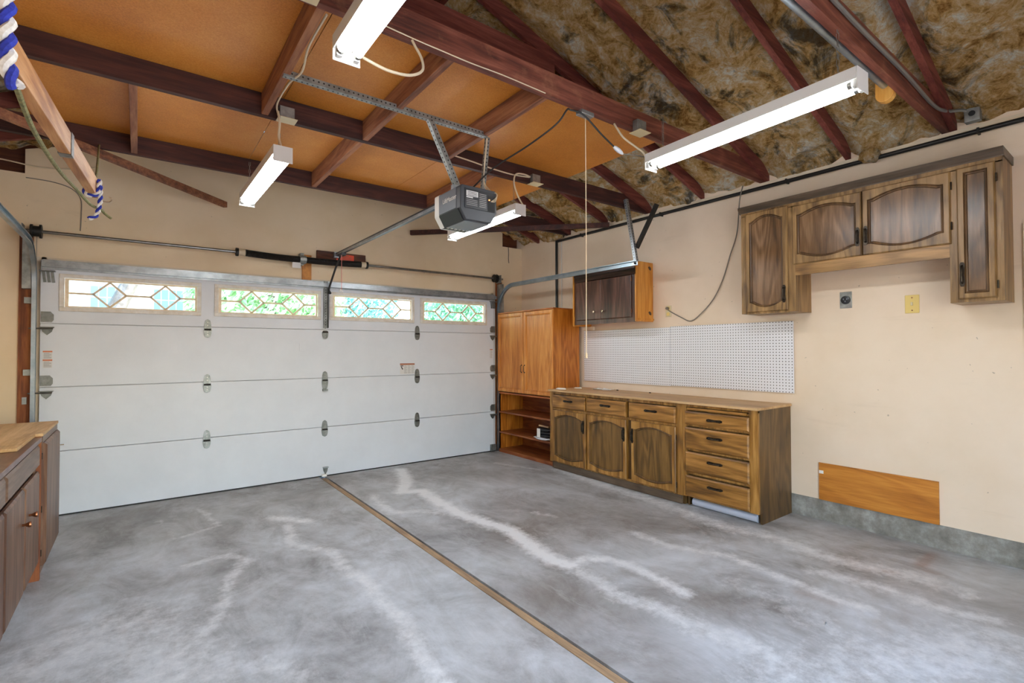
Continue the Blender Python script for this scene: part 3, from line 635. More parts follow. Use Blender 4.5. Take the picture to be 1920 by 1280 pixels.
# ------------------------------------------------------------------ fluorescent lights
def fluor(x, ya, yb, z, rotz, label, wires):
    t = thing('fluorescent_light', label, 'strip light', (x, (ya+yb)/2, z), 'fluorescent strip lights')
    yc = (ya+yb)/2; h = (yb-ya)/2; w = .056
    # tray: folded channel with sloping sides
    pr_ = [(x-w, z+.045), (x-w+.004, z+.045), (x-w+.004, z+.083), (x+w-.004, z+.083), (x+w-.004, z+.045), (x+w, z+.045), (x+w, z+.1), (x-w, z+.1)]
    MB().prism(pr_, 'y', yc-h+.004, yc+h-.004).build('housing', 'fixture_white', t)
    MB().prism([(x-w+.004, z+.083), (x-.018, z+.052), (x+.018, z+.052), (x+w-.004, z+.083)], 'y', yc-h+.004, yc+h-.004).build('ballast_cover', 'fixture_white', t)
    for sy in (-1, 1):
        e_ = bx('end_plate', 'fixture_white', t, x-w, x+w, yc+sy*h-.002, yc+sy*h+.002, z, z+.1)
        for sx in (-1, 1): bx('lamp_holder', 'light_plastic', e_, x+sx*.034-.012, x+sx*.034+.012, yc+sy*(h-.014)-.010, yc+sy*(h-.014)+.010, z+.012, z+.06, .003)
    for sx in (-1, 1):
        tu = MB().tube([(x+sx*.034, yc-h+.027, z+.031), (x+sx*.034, yc+h-.027, z+.031)], .0165, 12).build('tube', 'tube_glow', t, smooth=True)
        for sy in (-1, 1): MB().tube([(x+sx*.034, yc+sy*(h-.027), z+.031), (x+sx*.034, yc+sy*(h-.045), z+.031)], .0172, 12).build('tube_cap', 'steel', tu)
    for sy, zt in wires:
        n = max(2, int((zt-z-.1)/.028))
        m = MB()
        for k in range(n):
            zz = z+.1+(zt-z-.1)*k/n; zz2 = z+.1+(zt-z-.1)*(k+1)/n; dx = .005
            m.tube([(x-dx*(k % 2), yc+sy*(h-.1)-dx*((k+1) % 2), zz), (x-dx*(k % 2), yc+sy*(h-.1)-dx*((k+1) % 2), zz2)], .0016, 5); m.tube([(x+dx*(k % 2), yc+sy*(h-.1)+dx*((k+1) % 2), zz), (x+dx*(k % 2), yc+sy*(h-.1)+dx*((k+1) % 2), zz2)], .0016, 5)
        m.build('hanging_chain', 'galv_dark', t)
    t.rotation_euler.z = rotz
    return t
fluor(.672, .80, 2.025, 2.575, 0, 'bright strip light at the top centre in front of the nearest ceiling tie', ((1, 2.9), (-1, 2.9)))
fluor(.70, 3.31, 4.50, 2.57, .012, 'bright strip light above the left half of the garage door', ((1, 2.9), (-1, 2.9)))
fluor(2.655, 3.40, 4.62, 2.57, -.02, 'bright strip light just behind the door opener', ((1, 2.9), (-1, 2.9)))
fluor(2.655, .84, 2.06, 2.575, -.05, 'large bright strip light hung from the metal pole in front of the insulation', ((1, 2.9), (-1, 2.925)))

# junction boxes on the ties
def jbox(x, y, z, label):
    t = thing('junction_box', label, 'junction box', (x, y, z), 'ceiling junction boxes')
    bx('box_body', 'galv_dark', t, x-.045, x+.045, y-.045, y+.0, z-.05, z+.03, .003)
    bx('cover_plate', 'almond', t, x-.058, x+.058, y-.075, y+.02, z-.056, z-.051, .002)
jbox(2.73, 2.207, 2.935, 'small junction box with cream cover at the near tie, beside the large strip light')
jbox(.76, 3.487, 2.955, 'small junction box with cream cover above the left strip light')
jbox(2.86, 3.487, 2.955, 'small junction box with cream cover above the strip light behind the opener')
jbox(.55, 2.207, 2.955, 'small junction box half hidden behind the top centre strip light')
pl = thing('pull_lamp_box', 'grey metal pull-switch box with a long hanging cord under the near tie', 'pull switch', (2.25, 2.23, ZP))
bx('box_body', 'galv', pl, 2.20, 2.31, 2.205, 2.26, ZP-.028, ZP-.0005, .004)
MB().tube([(2.25, 2.225, ZP-.028), (2.252, 2.225, 2.2), (2.25, 2.226, 1.385)], .0028, 6).build('pull_cord', 'cord_cream', pl)
MB().tube([(2.25, 2.226, 1.385), (2.25, 2.226, 1.378), (2.25, 2.226, 1.35)], [.003, .007, .008], 8).build('cord_bead', 'cord_cream', pl)
# cables
cable('power_cord', [(OX+.0, OY0+.1, OZ1+.012), (1.86, 2.68, 2.60), (1.97, 2.46, 2.70), (2.06, 2.29, 2.80), (2.10, 2.235, 2.88), (2.13, 2.232, 2.888), (2.2, 2.19, 2.86), (2.36, 2.19, 2.78), (2.49, 2.2, 2.735)], .0055, 'cable_black', 'black power cord running from the opener up to the near tie')
pg = tag(MB().tube([(2.485, 2.2, 2.737), (2.50, 2.2, 2.732), (2.53, 2.2, 2.722), (2.56, 2.2, 2.713), (2.575, 2.2, 2.708)], [.007, .013, .016, .012, .006], 10).build('plug', 'plastic_bag', None, smooth=True, root=(2.485, 2.2, 2.737)), 'clear plug joining the black cord to a grey cord under the tie', 'plug')
cable('grey_cord', [(2.575, 2.2, 2.708), (2.62, 2.16, 2.70), (2.70, 2.11, 2.69), (2.72, 2.06, 2.68)], .004, 'cable_grey', 'short grey cord from the clear plug to the large strip light')
cable('lamp_cable', [(2.52, 2.225, 2.905), (2.525, 2.2, 2.86), (2.55, 2.17, 2.80), (2.60, 2.12, 2.74), (2.63, 2.075, 2.69), (2.64, 2.065, 2.66)], .0065, 'cable_cream', 'cream cable dropping from the near tie to the large strip light')
cable('lamp_cable', [(1.05, 2.205, 2.905), (1.06, 2.19, 2.87), (1.08, 2.16, 2.80), (1.06, 2.12, 2.72), (.98, 2.09, 2.66), (.86, 2.06, 2.63), (.74, 2.03, 2.63)], .0065, 'cable_cream', 'cream cable looping from the near tie to the top centre strip light')
cable('lamp_cable', [(.71, 3.46, 2.945), (.70, 3.42, 2.92), (.705, 3.40, 2.85), (.70, 3.40, 2.76), (.705, 3.37, 2.70), (.70, 3.34, 2.66)], .0075, 'cable_cream', 'cream cable above the left strip light, dropping from its junction box')
cable('lamp_cable', [(2.80, 3.46, 2.955), (2.72, 3.45, 2.96), (2.63, 3.45, 2.94), (2.61, 3.45, 2.86), (2.64, 3.44, 2.76), (2.68, 3.43, 2.69), (2.70, 3.42, 2.66)], .007, 'cable_cream', 'cream cable looping down to the strip light behind the opener')
cable('tie_cable', [(2.03, 3.482, 2.975), (2.2, 3.482, 2.965), (2.4, 3.482, 2.95), (2.62, 3.482, 2.945), (2.79, 3.46, 2.95)], .006, 'cable_cream', 'cream cable stapled along the far side tie behind the opener')
cable('block_cable', [(.672, 2.3, 2.93), (.672, 2.6, 2.93), (.69, 2.8, 2.90), (.672, 3.0, 2.92), (.672, 3.3, 2.93), (.70, 3.44, 2.93)], .0055, 'cable_cream', 'cream cable run along the ceiling blocking toward the left strip light')
cable('beam_wire', [(.75, 2.203, 2.93), (1.05, 2.203, 2.915), (1.2, 2.203, 2.912), (1.38, 2.203, 2.909), (1.6, 2.203, 2.914), (1.9, 2.204, 2.91)], .003, 'cable_cream', 'thin white wire stapled along the lower edge of the near tie')
cable('conduit_cable', [(1.5, .915, 3.02), (2.2, .915, 3.0), (2.8, .915, 2.985), (3.5, .915, 2.985), (4.05, .915, 2.965), (4.3, .90, 2.99), (4.40, .84, 3.0), (4.44, .80, 2.97)], .011, 'cable_conduit', 'grey armored cable strapped along the nearest ceiling tie')
cb = thing('metal_box', 'small galvanized outlet box at the wall plate end of the armored cable', 'junction box', (4.44, .80, 2.93))
bx('box_body', 'galv_dark', cb, 4.41, 4.47, .755, .835, 2.915, 3.005, .004)
MB().tube([(4.409, .795, 2.965), (4.405, .795, 2.965)], .018, 10).build('knockout', 'black_print', cb)
# pole and its wooden bracket
PBX, PBY, PBZ = 3.525, 1.02, 2.966
br_ = thing('pole_bracket', 'rounded yellow wooden bracket behind the nearest tie holding the metal pole', 'bracket', (PBX, PBY, PBZ-.09))
n = 12; bw = .046
def bracket_poly(zc): return [(PBY-bw, ZP+.23), (PBY-bw, zc-.05)]+[(PBY-bw*math.cos(math.pi*k/n), zc-.05-bw*math.sin(math.pi*k/n)) for k in range(1, n)]+[(PBY+bw, zc-.05), (PBY+bw, ZP+.23)]
MB().prism(bracket_poly(PBZ), 'x', PBX, PBX+.05).build('bracket_board', 'bracketwood', br_, bevel=.004)
tag(MB().tube([(XL+.55, PBY, PBZ), (PBX-.001, PBY, PBZ)], .0205, 16).build('metal_pole', 'galv_blue', None, smooth=True, root=(XL+.55, PBY, PBZ)), 'long galvanized metal pole running beside the nearest ceiling tie', 'pole')
bl = thing('pole_bracket', 'wooden bracket holding the far left end of the metal pole', 'bracket', (XL+.52, PBY, PBZ-.09)); MB().prism(bracket_poly(PBZ), 'x', XL+.50, XL+.549).build('bracket_board', 'bracketwood', bl)

# ------------------------------------------------------------------ right wall services
pp = thing('black_pipe', 'black pipe running along the top of the right wall above the cabinets', 'pipe', (XW-.035, 4.95, 1.9))
MB().tube([(XW-.038, .1, 2.856), (XW-.038, 2.5, 2.856), (XW-.038, 4.96, 2.856)], .017, 10).build('pipe_run', 'black_pipe', pp, smooth=True)
tag(MB().tube([(XW-.03, 4.98, 2.87), (XW-.03, 4.98, .0)], .017, 10).build('downpipe', 'black_pipe', None, smooth=True, root=(XW-.03, 4.98, 0)), 'black vertical pipe on the right wall running down behind the tall cabinet', 'pipe')
tag(MB().tube([(XW-.012, 4.90, 2.84), (XW-.012, 4.90, .0)], .006, 8).build('side_conduit', 'fixture_white', None, smooth=True, root=(XW-.012, 4.9, 0)), 'thin white conduit beside the black vertical pipe behind the tall cabinet', 'conduit')
for y in (.77, 2.0, 3.3, 4.5): bx('pipe_strap', 'dark_iron', pp, XW-.056, XW, y, y+.012, 2.838, 2.876)
pb = tag(bx('pegboard', 'pegboard', None, XW-.02, XW-.012, 1.973, 3.21, 1.027, 1.648, .001, root=(XW-.012, 1.973, 1.0215)), 'white pegboard panel on the wall above the four drawers', 'pegboard', 'pegboard panels')
pb2 = tag(bx('pegboard', 'pegboard', None, XW-.02, XW-.012, 3.213, 4.482, 1.020, 1.640, .001, root=(XW-.012, 1.973, 1.0215)), 'white pegboard panel on the wall below the small dark cabinet', 'pegboard', 'pegboard panels')
for p_, a, b in ((pb, 1.98, 3.2), (pb2, 3.22, 4.47)):
    for zz in (1.06, 1.60): bx('furring_strip', 'pine_z', p_, XW-.012, XW-.0005, a, b, zz-.02, zz+.02)
ob_ = bx('leaning_board', 'orangeboard', None, XW-.012, XW-.0005, 1.02, 1.79, .171, .472, root=(XW, 1.4, .171))
tag(ob_, 'flat orange-brown wooden board on the wall just above the concrete curb', 'wood board')
bx('sticker', 'paper', ob_, XW-.0135, XW-.012, 1.755, 1.788, .385, .41)
ot = thing('dryer_outlet', 'round black heavy-duty outlet in a square steel plate under the upper cabinets', 'outlet', (XW, 1.58, 1.79))
bx('plate', 'galv_dark', ot, XW-.006, XW, 1.537, 1.622, 1.73, 1.86, .003)
MB().tube([(XW-.006, 1.58, 1.795), (XW-.016, 1.58, 1.795), (XW-.018, 1.58, 1.795)], [.034, .032, .026], 18).build('socket', 'black_plastic', ot, smooth=True)
m = MB()
for dy, dz in ((-.012, .006), (.012, .006), (0, -.012)): m.box(XW-.0195, XW-.018, 1.58+dy-.003, 1.58+dy+.003, 1.795+dz-.006, 1.795+dz+.006)
m.build('slots', 'grey_plastic', ot)
sw = thing('light_switch', 'yellowed light switch plate on the bare wall under the upper cabinets', 'switch', (XW, 1.155, 1.73))
bx('plate', 'yellow_plate', sw, XW-.006, XW, 1.113, 1.198, 1.665, 1.797, .004); bx('toggle', 'almond', sw, XW-.018, XW-.006, 1.149, 1.161, 1.72, 1.744, .002)
for zz in (1.685, 1.777): MB().tube([(XW-.006, 1.155, zz), (XW-.008, 1.155, zz)], .005, 8).build('plate_screw', 'copper', sw)
so = thing('wall_outlet', 'almond wall outlet with a plugged-in grey cord beside the small cabinet', 'outlet', (XW, 3.243, 1.81))
bx('plate', 'almond', so, XW-.006, XW, 3.208, 3.278, 1.752, 1.872, .003)
bx('socket', 'yellow_plate', so, XW-.009, XW-.006, 3.225, 3.261, 1.765, 1.80, .003); bx('socket', 'yellow_plate', so, XW-.009, XW-.006, 3.225, 3.261, 1.825, 1.86, .003)
MB().tube([(XW-.009, 3.243, 1.842), (XW-.035, 3.243, 1.842)], .015, 10).build('plug', 'cable_grey', so)
cable('power_cord', [(XW-.035, 3.243, 1.842), (XW-.04, 3.2, 1.81), (XW-.02, 3.08, 1.74), (XW-.012, 2.965, 1.695), (XW-.012, 2.85, 1.765), (XW-.012, 2.74, 1.87), (XW-.012, 2.665, 1.98), (XW-.012, 2.60, 2.12), (XW-.012, 2.54, 2.30), (XW-.014, 2.47, 2.5), (XW-.07, 2.41, 2.78), (XW-.085, 2.37, 2.905)], .0055, 'cable_grey', 'grey cord hanging down the right wall to the almond outlet')
for k, (y, z, d, lab) in enumerate(((1.38, 2.88, .055, 'pale tuft of insulation hanging over the black pipe above the upper cabinets'), (5.0, 2.93, .07, 'dusty clump of insulation poking out at the right front corner'))):
    bm = bmesh.new(); bmesh.ops.create_icosphere(bm, subdivisions=3, radius=1)
    me = bpy.data.meshes.new('insulation_tuft')
    for v_ in bm.verts:
        q = v_.co.copy(); s_ = 1+.5*mnoise.noise(q*1.6+Vector((k*9, 0, 0)))+.25*mnoise.noise(q*5); v_.co = Vector((q.x*.05, q.y*(.06 if k == 0 else .2), q.z*d))*s_
    bm.to_mesh(me); bm.free(); me.materials.append(MATS['insulation'])
    for p in me.polygons: p.use_smooth = True
    o = bpy.data.objects.new('insulation_tuft', me); COL.objects.link(o); o.location = (XW-.065, y, z); tag(o, lab, 'insulation')

# ------------------------------------------------------------------ cabinet pieces
def raised(parent, name, y0, y1, z0, z1, xf, xb, mat, cham=.012): return MB().frustum('x', (y0, y1, z0, z1), cham, xb, xf).build(name, mat, parent)
def arch_door(parent, y0, y1, z0, z1, xf, mat_f, mat_p, st=.052, at=.035, ab=.0, th=.02, name='door'):
    N = 20; i0, i1, j0, j1 = y0+st, y1-st, z0+st+ab, z1-st-at
    sh = lambda t: math.cos(abs(t)/.88*math.pi/2)**.85 if abs(t) < .88 else 0.
    def loop(off):
        a0, a1, b0, b1 = i0+off, i1-off, j0+off, j1-off; L = []
        for k in range(N+1): t = k/N; L.append((a0+(a1-a0)*t, b0-ab*sh(2*t-1)))
        for k in range(1, 5): L.append((a1, b0+(b1-b0)*k/5))
        for k in range(N+1): t = k/N; L.append((a1-(a1-a0)*t, b1+at*sh(2*t-1)))
        for k in range(1, 5): L.append((a0, b1-(b1-b0)*k/5))
        return L
    def outer(off):
        a0, a1, b0, b1 = y0+off, y1-off, z0+off, z1-off; L = []
        for k in range(N+1): L.append((a0+(a1-a0)*k/N, b0))
        for k in range(1, 5): L.append((a1, b0+(b1-b0)*k/5))
        for k in range(N+1): L.append((a1-(a1-a0)*k/N, b1))
        for k in range(1, 5): L.append((a0, b1-(b1-b0)*k/5))
        return L
    rings = [(xf+th, outer(0)), (xf+.007, outer(0)), (xf, outer(.007)), (xf, loop(-.013)), (xf+.007, loop(-.010)), (xf+.003, loop(-.004)), (xf+.006, loop(.002)), (xf+.016, loop(.004)), (xf+th, loop(.004))]
    n = len(rings[0][1]); vs = [(x, a, b) for x, L in rings for a, b in L]; fs = []; fm = []
    for r_ in range(len(rings)-1):
        for k in range(n): (fs if r_ < 3 else fm).append((r_*n+k, r_*n+(k+1) % n, (r_+1)*n+(k+1) % n, (r_+1)*n+k))
    d = MB().add(vs[:4*n], fs).build(name, mat_f, parent)
    MB().add(vs[3*n:], [tuple(i-3*n for i in f) for f in fm]).build('panel_molding', {'oak_z': 'oakmold', 'upper_z': 'uppermold'}.get(mat_f, mat_f), d)
    L = loop(.0045); MB().prism(L, 'x', xf+.0145, xf+.018).build('door_panel', mat_p, d)
    return d
def pull_v(parent, y, z0, z1, xf):
    zc = (z0+z1)/2; h = (z1-z0)/2; po = [(y-.007, z0), (y+.007, z0), (y+.014, z0+.018), (y+.010, zc), (y+.014, z1-.018), (y+.007, z1), (y-.007, z1), (y-.014, z1-.018), (y-.010, zc), (y-.014, z0+.018)]
    p = MB().prism(po, 'x', xf-.004, xf).build('handle', 'bronze', parent)
    MB().tube(smooth_path([(xf-.003, y, z0+.022), (xf-.024, y, z0+.032), (xf-.028, y, zc), (xf-.024, y, z1-.032), (xf-.003, y, z1-.022)], 4), .0062, 8).build('handle_bar', 'bronze', p, smooth=True)
def pull_h(parent, y0, y1, z, xf):
    yc = (y0+y1)/2; po = [(y0, z-.007), (y0+.018, z-.013), (yc, z-.009), (y1-.018, z-.013), (y1, z-.007), (y1, z+.007), (y1-.018, z+.013), (yc, z+.009), (y0+.018, z+.013), (y0, z+.007)]
    p = MB().prism(po, 'x', xf-.004, xf).build('handle', 'bronze', parent)
    MB().tube(smooth_path([(xf-.003, y0+.022, z), (xf-.024, y0+.032, z), (xf-.028, yc, z), (xf-.024, y1-.032, z), (xf-.003, y1-.022, z)], 4), .0062, 8).build('handle_bar', 'bronze', p, smooth=True)

# base unit with three drawers and three doors
XF = 3.932; XFR = 3.952
b1 = thing('base_cabinet', 'brown oak base cabinet with three drawers over three arched doors', 'cabinet', (4.2, 3.6, 0))
bx('carcass', 'oakside_z', b1, XFR+.02, XW-.005, 2.705, 4.518, .09, .915)
m = MB(); m.box(XFR, XFR+.02, 2.70, 4.518, .885, .915); m.box(XFR, XFR+.02, 2.70, 4.518, .70, .72); m.box(XFR, XFR+.02, 2.70, 4.518, .085, .105)
for a, b in ((2.70, 2.77), (3.345, 3.36), (3.90, 3.92), (4.455, 4.518)): m.box(XFR-.0005, XFR+.02, a, b, .085, .915)
m.build('face_frame', 'oak_z', b1)
bx('toe_kick', 'oakside_z', b1, XFR+.03, XFR+.045, 2.71, 4.51, .004, .09); bx('toe_trim', 'crown', b1, XFR+.012, XFR+.03, 2.72, 4.47, 0.002, .082, .004)
bx('toe_side', 'oakside_z', b1, XFR+.045, XW-.01, 2.71, 2.725, 0, .09); bx('toe_side', 'oakside_z', b1, XFR+.045, XW-.01, 4.49, 4.505, 0, .09)
for a, b in ((3.924, 4.458), (3.349, 3.895), (2.768, 3.312)):
    d = raised(b1, 'drawer_front', a, b, .724, .876, XF, XFR-.001, 'oak_y'); c_ = (a+b)/2; pull_h(d, c_-.075, c_+.075, .815, XF)
for a, b, hy in ((3.914, 4.458, 3.962), (3.345, 3.892, 3.362), (2.766, 3.281, 3.314)):
    d = arch_door(b1, a, b, .098, .697, XF, 'oak_z', 'oakpanel_z', .05, .042, .035)
    hy = {3.962: 3.945, 3.362: 3.372, 3.314: 3.262}[hy]; pull_v(d, hy, .478, .622, XF)
    hg = 2.764 if a < 3 else (b+.002)
    for zz in (.17, .6): MB().tube([(XF+.012, hg, zz-.025), (XF+.012, hg, zz+.025)], .005, 6).build('hinge', 'bronze', d)
# drawer unit
b2 = thing('drawer_cabinet', 'brown oak cabinet with four drawers at the right end of the worktop', 'cabinet', (4.2, 2.35, 0))
bx('carcass', 'oakside_z', b2, XFR+.02, XW-.005, 2.03, 2.698, .092, .915)
bx('side_panel', 'oakside_z', b2, XFR+.055, XW-.002, 2.012, 2.03, 0, .915); bx('side_panel', 'oakside_z', b2, XFR+.02, XFR+.055, 2.012, 2.03, .09, .915)
bx('side_panel', 'oakside_z', b2, XFR+.06, XW-.01, 2.672, 2.69, 0, .092)
m = MB(); m.box(XFR, XFR+.02, 2.012, 2.698, .893, .915)
for zz in (.862, .722, .505, .295, .092): m.box(XFR, XFR+.02, 2.085, 2.665, zz, zz+.018)
for a, b in ((2.012, 2.085), (2.665, 2.698)): m.box(XFR-.0005, XFR+.02, a, b, .09, .915)
m.build('face_frame', 'oak_z', b2)
bx('cutting_board', 'oak_y', b2, XF-.004, XFR, 2.103, 2.637, .868, .887, .003)
for za, zb, ph in ((.738, .854, .793), (.521, .709, .640), (.318, .493, .429), (.102, .282, .217)):
    d = raised(b2, 'drawer_front', 2.081, 2.668, za, zb, XF, XFR-.001, 'oak_y'); pull_h(d, 2.307, 2.451, ph, XF)
wt = tag(MB().box(3.918, XW-.004, 2.0, 4.521, .916, .936).build('worktop', 'worktop', None, bevel=.002, root=(4.2, 3.2, .916)), 'pale wooden worktop covering the base cabinet and drawer cabinet', 'worktop')
tag(MB().tube([(4.03, 2.055, .038), (4.03, 2.64, .038)], .034, 18).build('plastic_roll', 'plastic_roll', None, smooth=True, root=(4.03, 2.3, 0)), 'translucent roll of plastic film lying under the four-drawer cabinet', 'roll')
bpy.data.objects['plastic_roll'].location.z -= .003
# things on the worktop
def lid(x, y, rx, ry, h, lab):
    n = 20; m = MB(); m.prism([(x+rx*math.cos(2*math.pi*k/n), y+ry*math.sin(2*math.pi*k/n)) for k in range(n)], 'z', .9365, .9365+h*.6)
    m.prism([(x+.8*rx*math.cos(2*math.pi*k/n), y+.8*ry*math.sin(2*math.pi*k/n)) for k in range(n)], 'z', .9365+h*.6, .9365+h)
    tag(m.build('white_lid', 'paper', None, root=(x, y, .9365)), lab, 'lid')
lid(4.04, 4.42, .05, .07, .014, 'flat white lid on the worktop corner nearest the tall cabinet')
lid(4.30, 4.40, .04, .055, .010, 'smaller flat white lid behind the first lid on the worktop')
vs = []; fs = []; n = 9
for j in range(n):
    for i in range(n):
        a, b = i/(n-1)-.5, j/(n-1)-.5; vs.append((4.36+a*.12, 4.05+b*.24, .9375+.022*abs(mnoise.noise(Vector((a*7, b*9, 2))))))
for j in range(n-1):
    for i in range(n-1): fs.append((j*n+i, j*n+i+1, (j+1)*n+i+1, (j+1)*n+i))
o = MB().add(vs, fs).build('crumpled_paper', 'paper', None, root=(4.36, 4.05, .9365)); tag(o, 'crumpled white paper at the back of the worktop under the pegboard', 'paper')
so_ = o.modifiers.new('thick', 'SOLIDIFY'); so_.thickness = .001
for x, y, s_, lab in ((4.40, 3.86, .014, 'dark crumb of debris beside the crumpled paper on the worktop'), (4.42, 3.42, .012, 'dark crumb of debris at the middle back edge of the worktop')):
    bm = bmesh.new(); bmesh.ops.create_icosphere(bm, subdivisions=2, radius=s_); me = bpy.data.meshes.new('debris_crumb')
    for v_ in bm.verts: v_.co *= 1+.5*mnoise.noise(v_.co*90); v_.co.z *= .5
    bm.to_mesh(me); bm.free(); me.materials.append(MATS['dark_iron']); o = bpy.data.objects.new('debris_crumb', me); COL.objects.link(o); o.location = (x, y, .9365+s_*.42); tag(o, lab, 'debris')

# upper cabinets
UF = 4.198; UFR = 4.216
u = thing('wall_cabinet', 'long brown oak wall cabinet with four arched and plain doors and dark crown', 'cabinet', (XW-.15, 1.45, 1.7))
bx('left_carcass', 'upper_z', u, UFR+.018, XW-.001, 1.835, 2.278, 1.71, 2.585); bx('middle_carcass', 'upper_y', u, UFR+.018, XW-.001, .88, 1.835, 2.075, 2.585); bx('right_carcass', 'upper_z', u, UFR+.018, XW-.001, .625, .88, 1.70, 2.585)
m = MB(); m.box(UFR, UFR+.018, .625, 2.278, 2.553, 2.60)
for a, b, z0 in ((2.232, 2.278, 1.71), (1.83, 1.888, 1.71), (.84, .88, 1.70), (.625, .662, 1.70)): m.box(UFR, UFR+.018, a, b, z0, 2.56)
m.box(UFR, UFR+.018, 1.885, 2.235, 1.705, 1.725); m.box(UFR, UFR+.018, .66, .842, 1.70, 1.73); m.build('face_frame', 'upper_z', u)
bx('valance', 'upper_y', u, UFR, UFR+.02, .88, 1.832, 1.997, 2.088)
MB().prism([(UFR-.028, 2.638), (UFR-.028, 2.618), (UFR-.004, 2.592), (UFR-.002, 2.584), (XW-.001, 2.584), (XW-.001, 2.638)], 'y', .617, 2.292).build('crown_molding', 'crown', u)
d = arch_door(u, 1.885, 2.234, 1.722, 2.572, UF, 'upper_z', 'upperpanel_z', .048, .045, .042); pull_v(d, 1.913, 1.785, 1.928, UF)
d = arch_door(u, 1.367, 1.845, 2.085, 2.553, UF, 'upper_z', 'upperpanel_z', .046, .042, .042); pull_v(d, 1.391, 2.155, 2.292, UF)
d = arch_door(u, .87, 1.362, 2.085, 2.556, UF, 'upper_z', 'upperpanel_z', .046, .042, .042); pull_v(d, 1.340, 2.155, 2.292, UF)
for zz in (2.2, 2.46): MB().tube([(UF+.008, .866, zz-.025), (UF+.008, .866, zz+.025)], .005, 6).build('hinge', 'bronze', d)
d = arch_door(u, .658, .839, 1.722, 2.56, UF, 'upper_z', 'upperpanel_z', .046, 0, 0); pull_v(d, .816, 1.80, 1.955, UF)
for zz in (1.80, 2.46): MB().tube([(UF+.008, .653, zz-.025), (UF+.008, .653, zz+.025)], .005, 6).build('hinge', 'bronze', d)

# small dark cabinet
SF = 4.222
s = thing('wall_cabinet', 'small dark brown wall cabinet with orange pine sides above the pegboard', 'cabinet', (XW-.14, 3.9, 1.7))
bx('side_panel', 'pine_z', s, SF+.004, XW-.001, 3.44, 3.458, 1.708, 2.352); bx('side_panel', 'pine_z', s, SF-.01, XW-.001, 4.372, 4.392, 1.69, 2.30)
bx('carcass', 'walnut_z', s, SF+.018, XW-.001, 3.458, 4.372, 1.74, 2.345); bx('bottom_shelf', 'pine_z', s, SF+.012, XW-.001, 3.428, 4.372, 1.722, 1.74)
bx('face_rail', 'walnut_z', s, SF+.003, SF+.018, 3.458, 4.372, 1.703, 1.752); bx('face_stile', 'walnut_z', s, SF+.004, SF+.018, 3.458, 3.50, 1.752, 2.21); bx('face_stile', 'walnut_z', s, SF+.004, SF+.018, 4.33, 4.372, 1.752, 2.21)
bx('top_rail', 'walnut_y', s, SF-.002, SF+.018, 3.45, 4.372, 2.215, 2.27); bx('top_cap', 'walnut_y', s, SF-.012, SF+.018, 3.45, 4.372, 2.27, 2.345)
for a, b, ky in ((3.937, 4.328, 4.022), (3.50, 3.935, 3.888)):
    d = raised(s, 'door', a, b, 1.752, 2.209, SF-.014, SF+.003, 'walnut_z', .008)
    MB().tube([(SF-.014, ky, 1.84), (SF-.028, ky, 1.84), (SF-.032, ky, 1.84), (SF-.044, ky, 1.84), (SF-.047, ky, 1.84)], [.006, .006, .013, .014, .008], 12).build('knob', 'nickel', d, smooth=True)
for y, z in ((3.4395, 2.29), (3.4395, 1.80)):
    n = 10; MB().prism([(XW-.055+.028*math.cos(2*math.pi*k/n)*(1 if k % 2 else .8), z+.02*math.sin(2*math.pi*k/n)-.3*.028*math.cos(2*math.pi*k/n)) for k in range(n)], 'y', 3.4392, 3.4401).build('wood_knot', 'walnut_y', s)
for zz in (1.82, 2.16): MB().tube([(SF-.006, 3.497, zz-.022), (SF-.006, 3.497, zz+.022)], .005, 6).build('hinge', 'copper', s)
tag(bx('shim_block', 'trim_paint', None, XW-.05, XW-.012, 4.30, 4.47, 1.645, 1.69, .003, root=(XW-.03, 4.4, 1.645)), 'small cream painted block on the wall between small cabinet and pegboard', 'block')

# tall amber cabinet
TF = 4.02; T0, T1 = 4.526, 5.685
t = thing('tall_cabinet', 'tall orange-brown wooden cabinet with two doors above open shelves', 'cabinet', (4.25, 5.1, 0))
bx('side_panel', 'amberside_z', t, TF, XW-.06, T0, T0+.018, 0, 1.905); bx('side_panel', 'amberside_z', t, TF, XW-.06, T1-.018, T1, 0, 1.905)
bx('top_panel', 'amber_y', t, TF-.012, XW-.06, T0-.004, T1, 1.905, 1.92, .002); bx('back_panel', 'ambershelf', t, XW-.07, XW-.06, T0+.018, T1-.018, 0, 1.905)
for zz, nm in ((0, 'bottom_panel'), (.262, 'shelf'), (.54, 'shelf'), (.805, 'shelf')): bx(nm, 'ambershelf' if zz < .7 else 'amber_y', t, TF+.001, XW-.07, T0+.018, T1-.018, zz, zz+.02 if zz else .045)
for a, b, py in ((5.108, T1-.004, 5.135), (T0+.004, 5.100, 5.072)):
    d = arch_door(t, a, b, .838, 1.9, TF-.02, 'amber_z', 'amber_z', .055, 0, 0, .0195)
    h = MB().tube([(TF-.02, py, 1.115), (TF-.038, py, 1.12), (TF-.038, py, 1.20), (TF-.02, py, 1.205)], .004, 8).build('handle', 'bronze', d)
    for zz in (1.105, 1.198): bx('handle_plate', 'bronze', h, TF-.0215, TF-.02, py-.009, py+.009, zz, zz+.017)
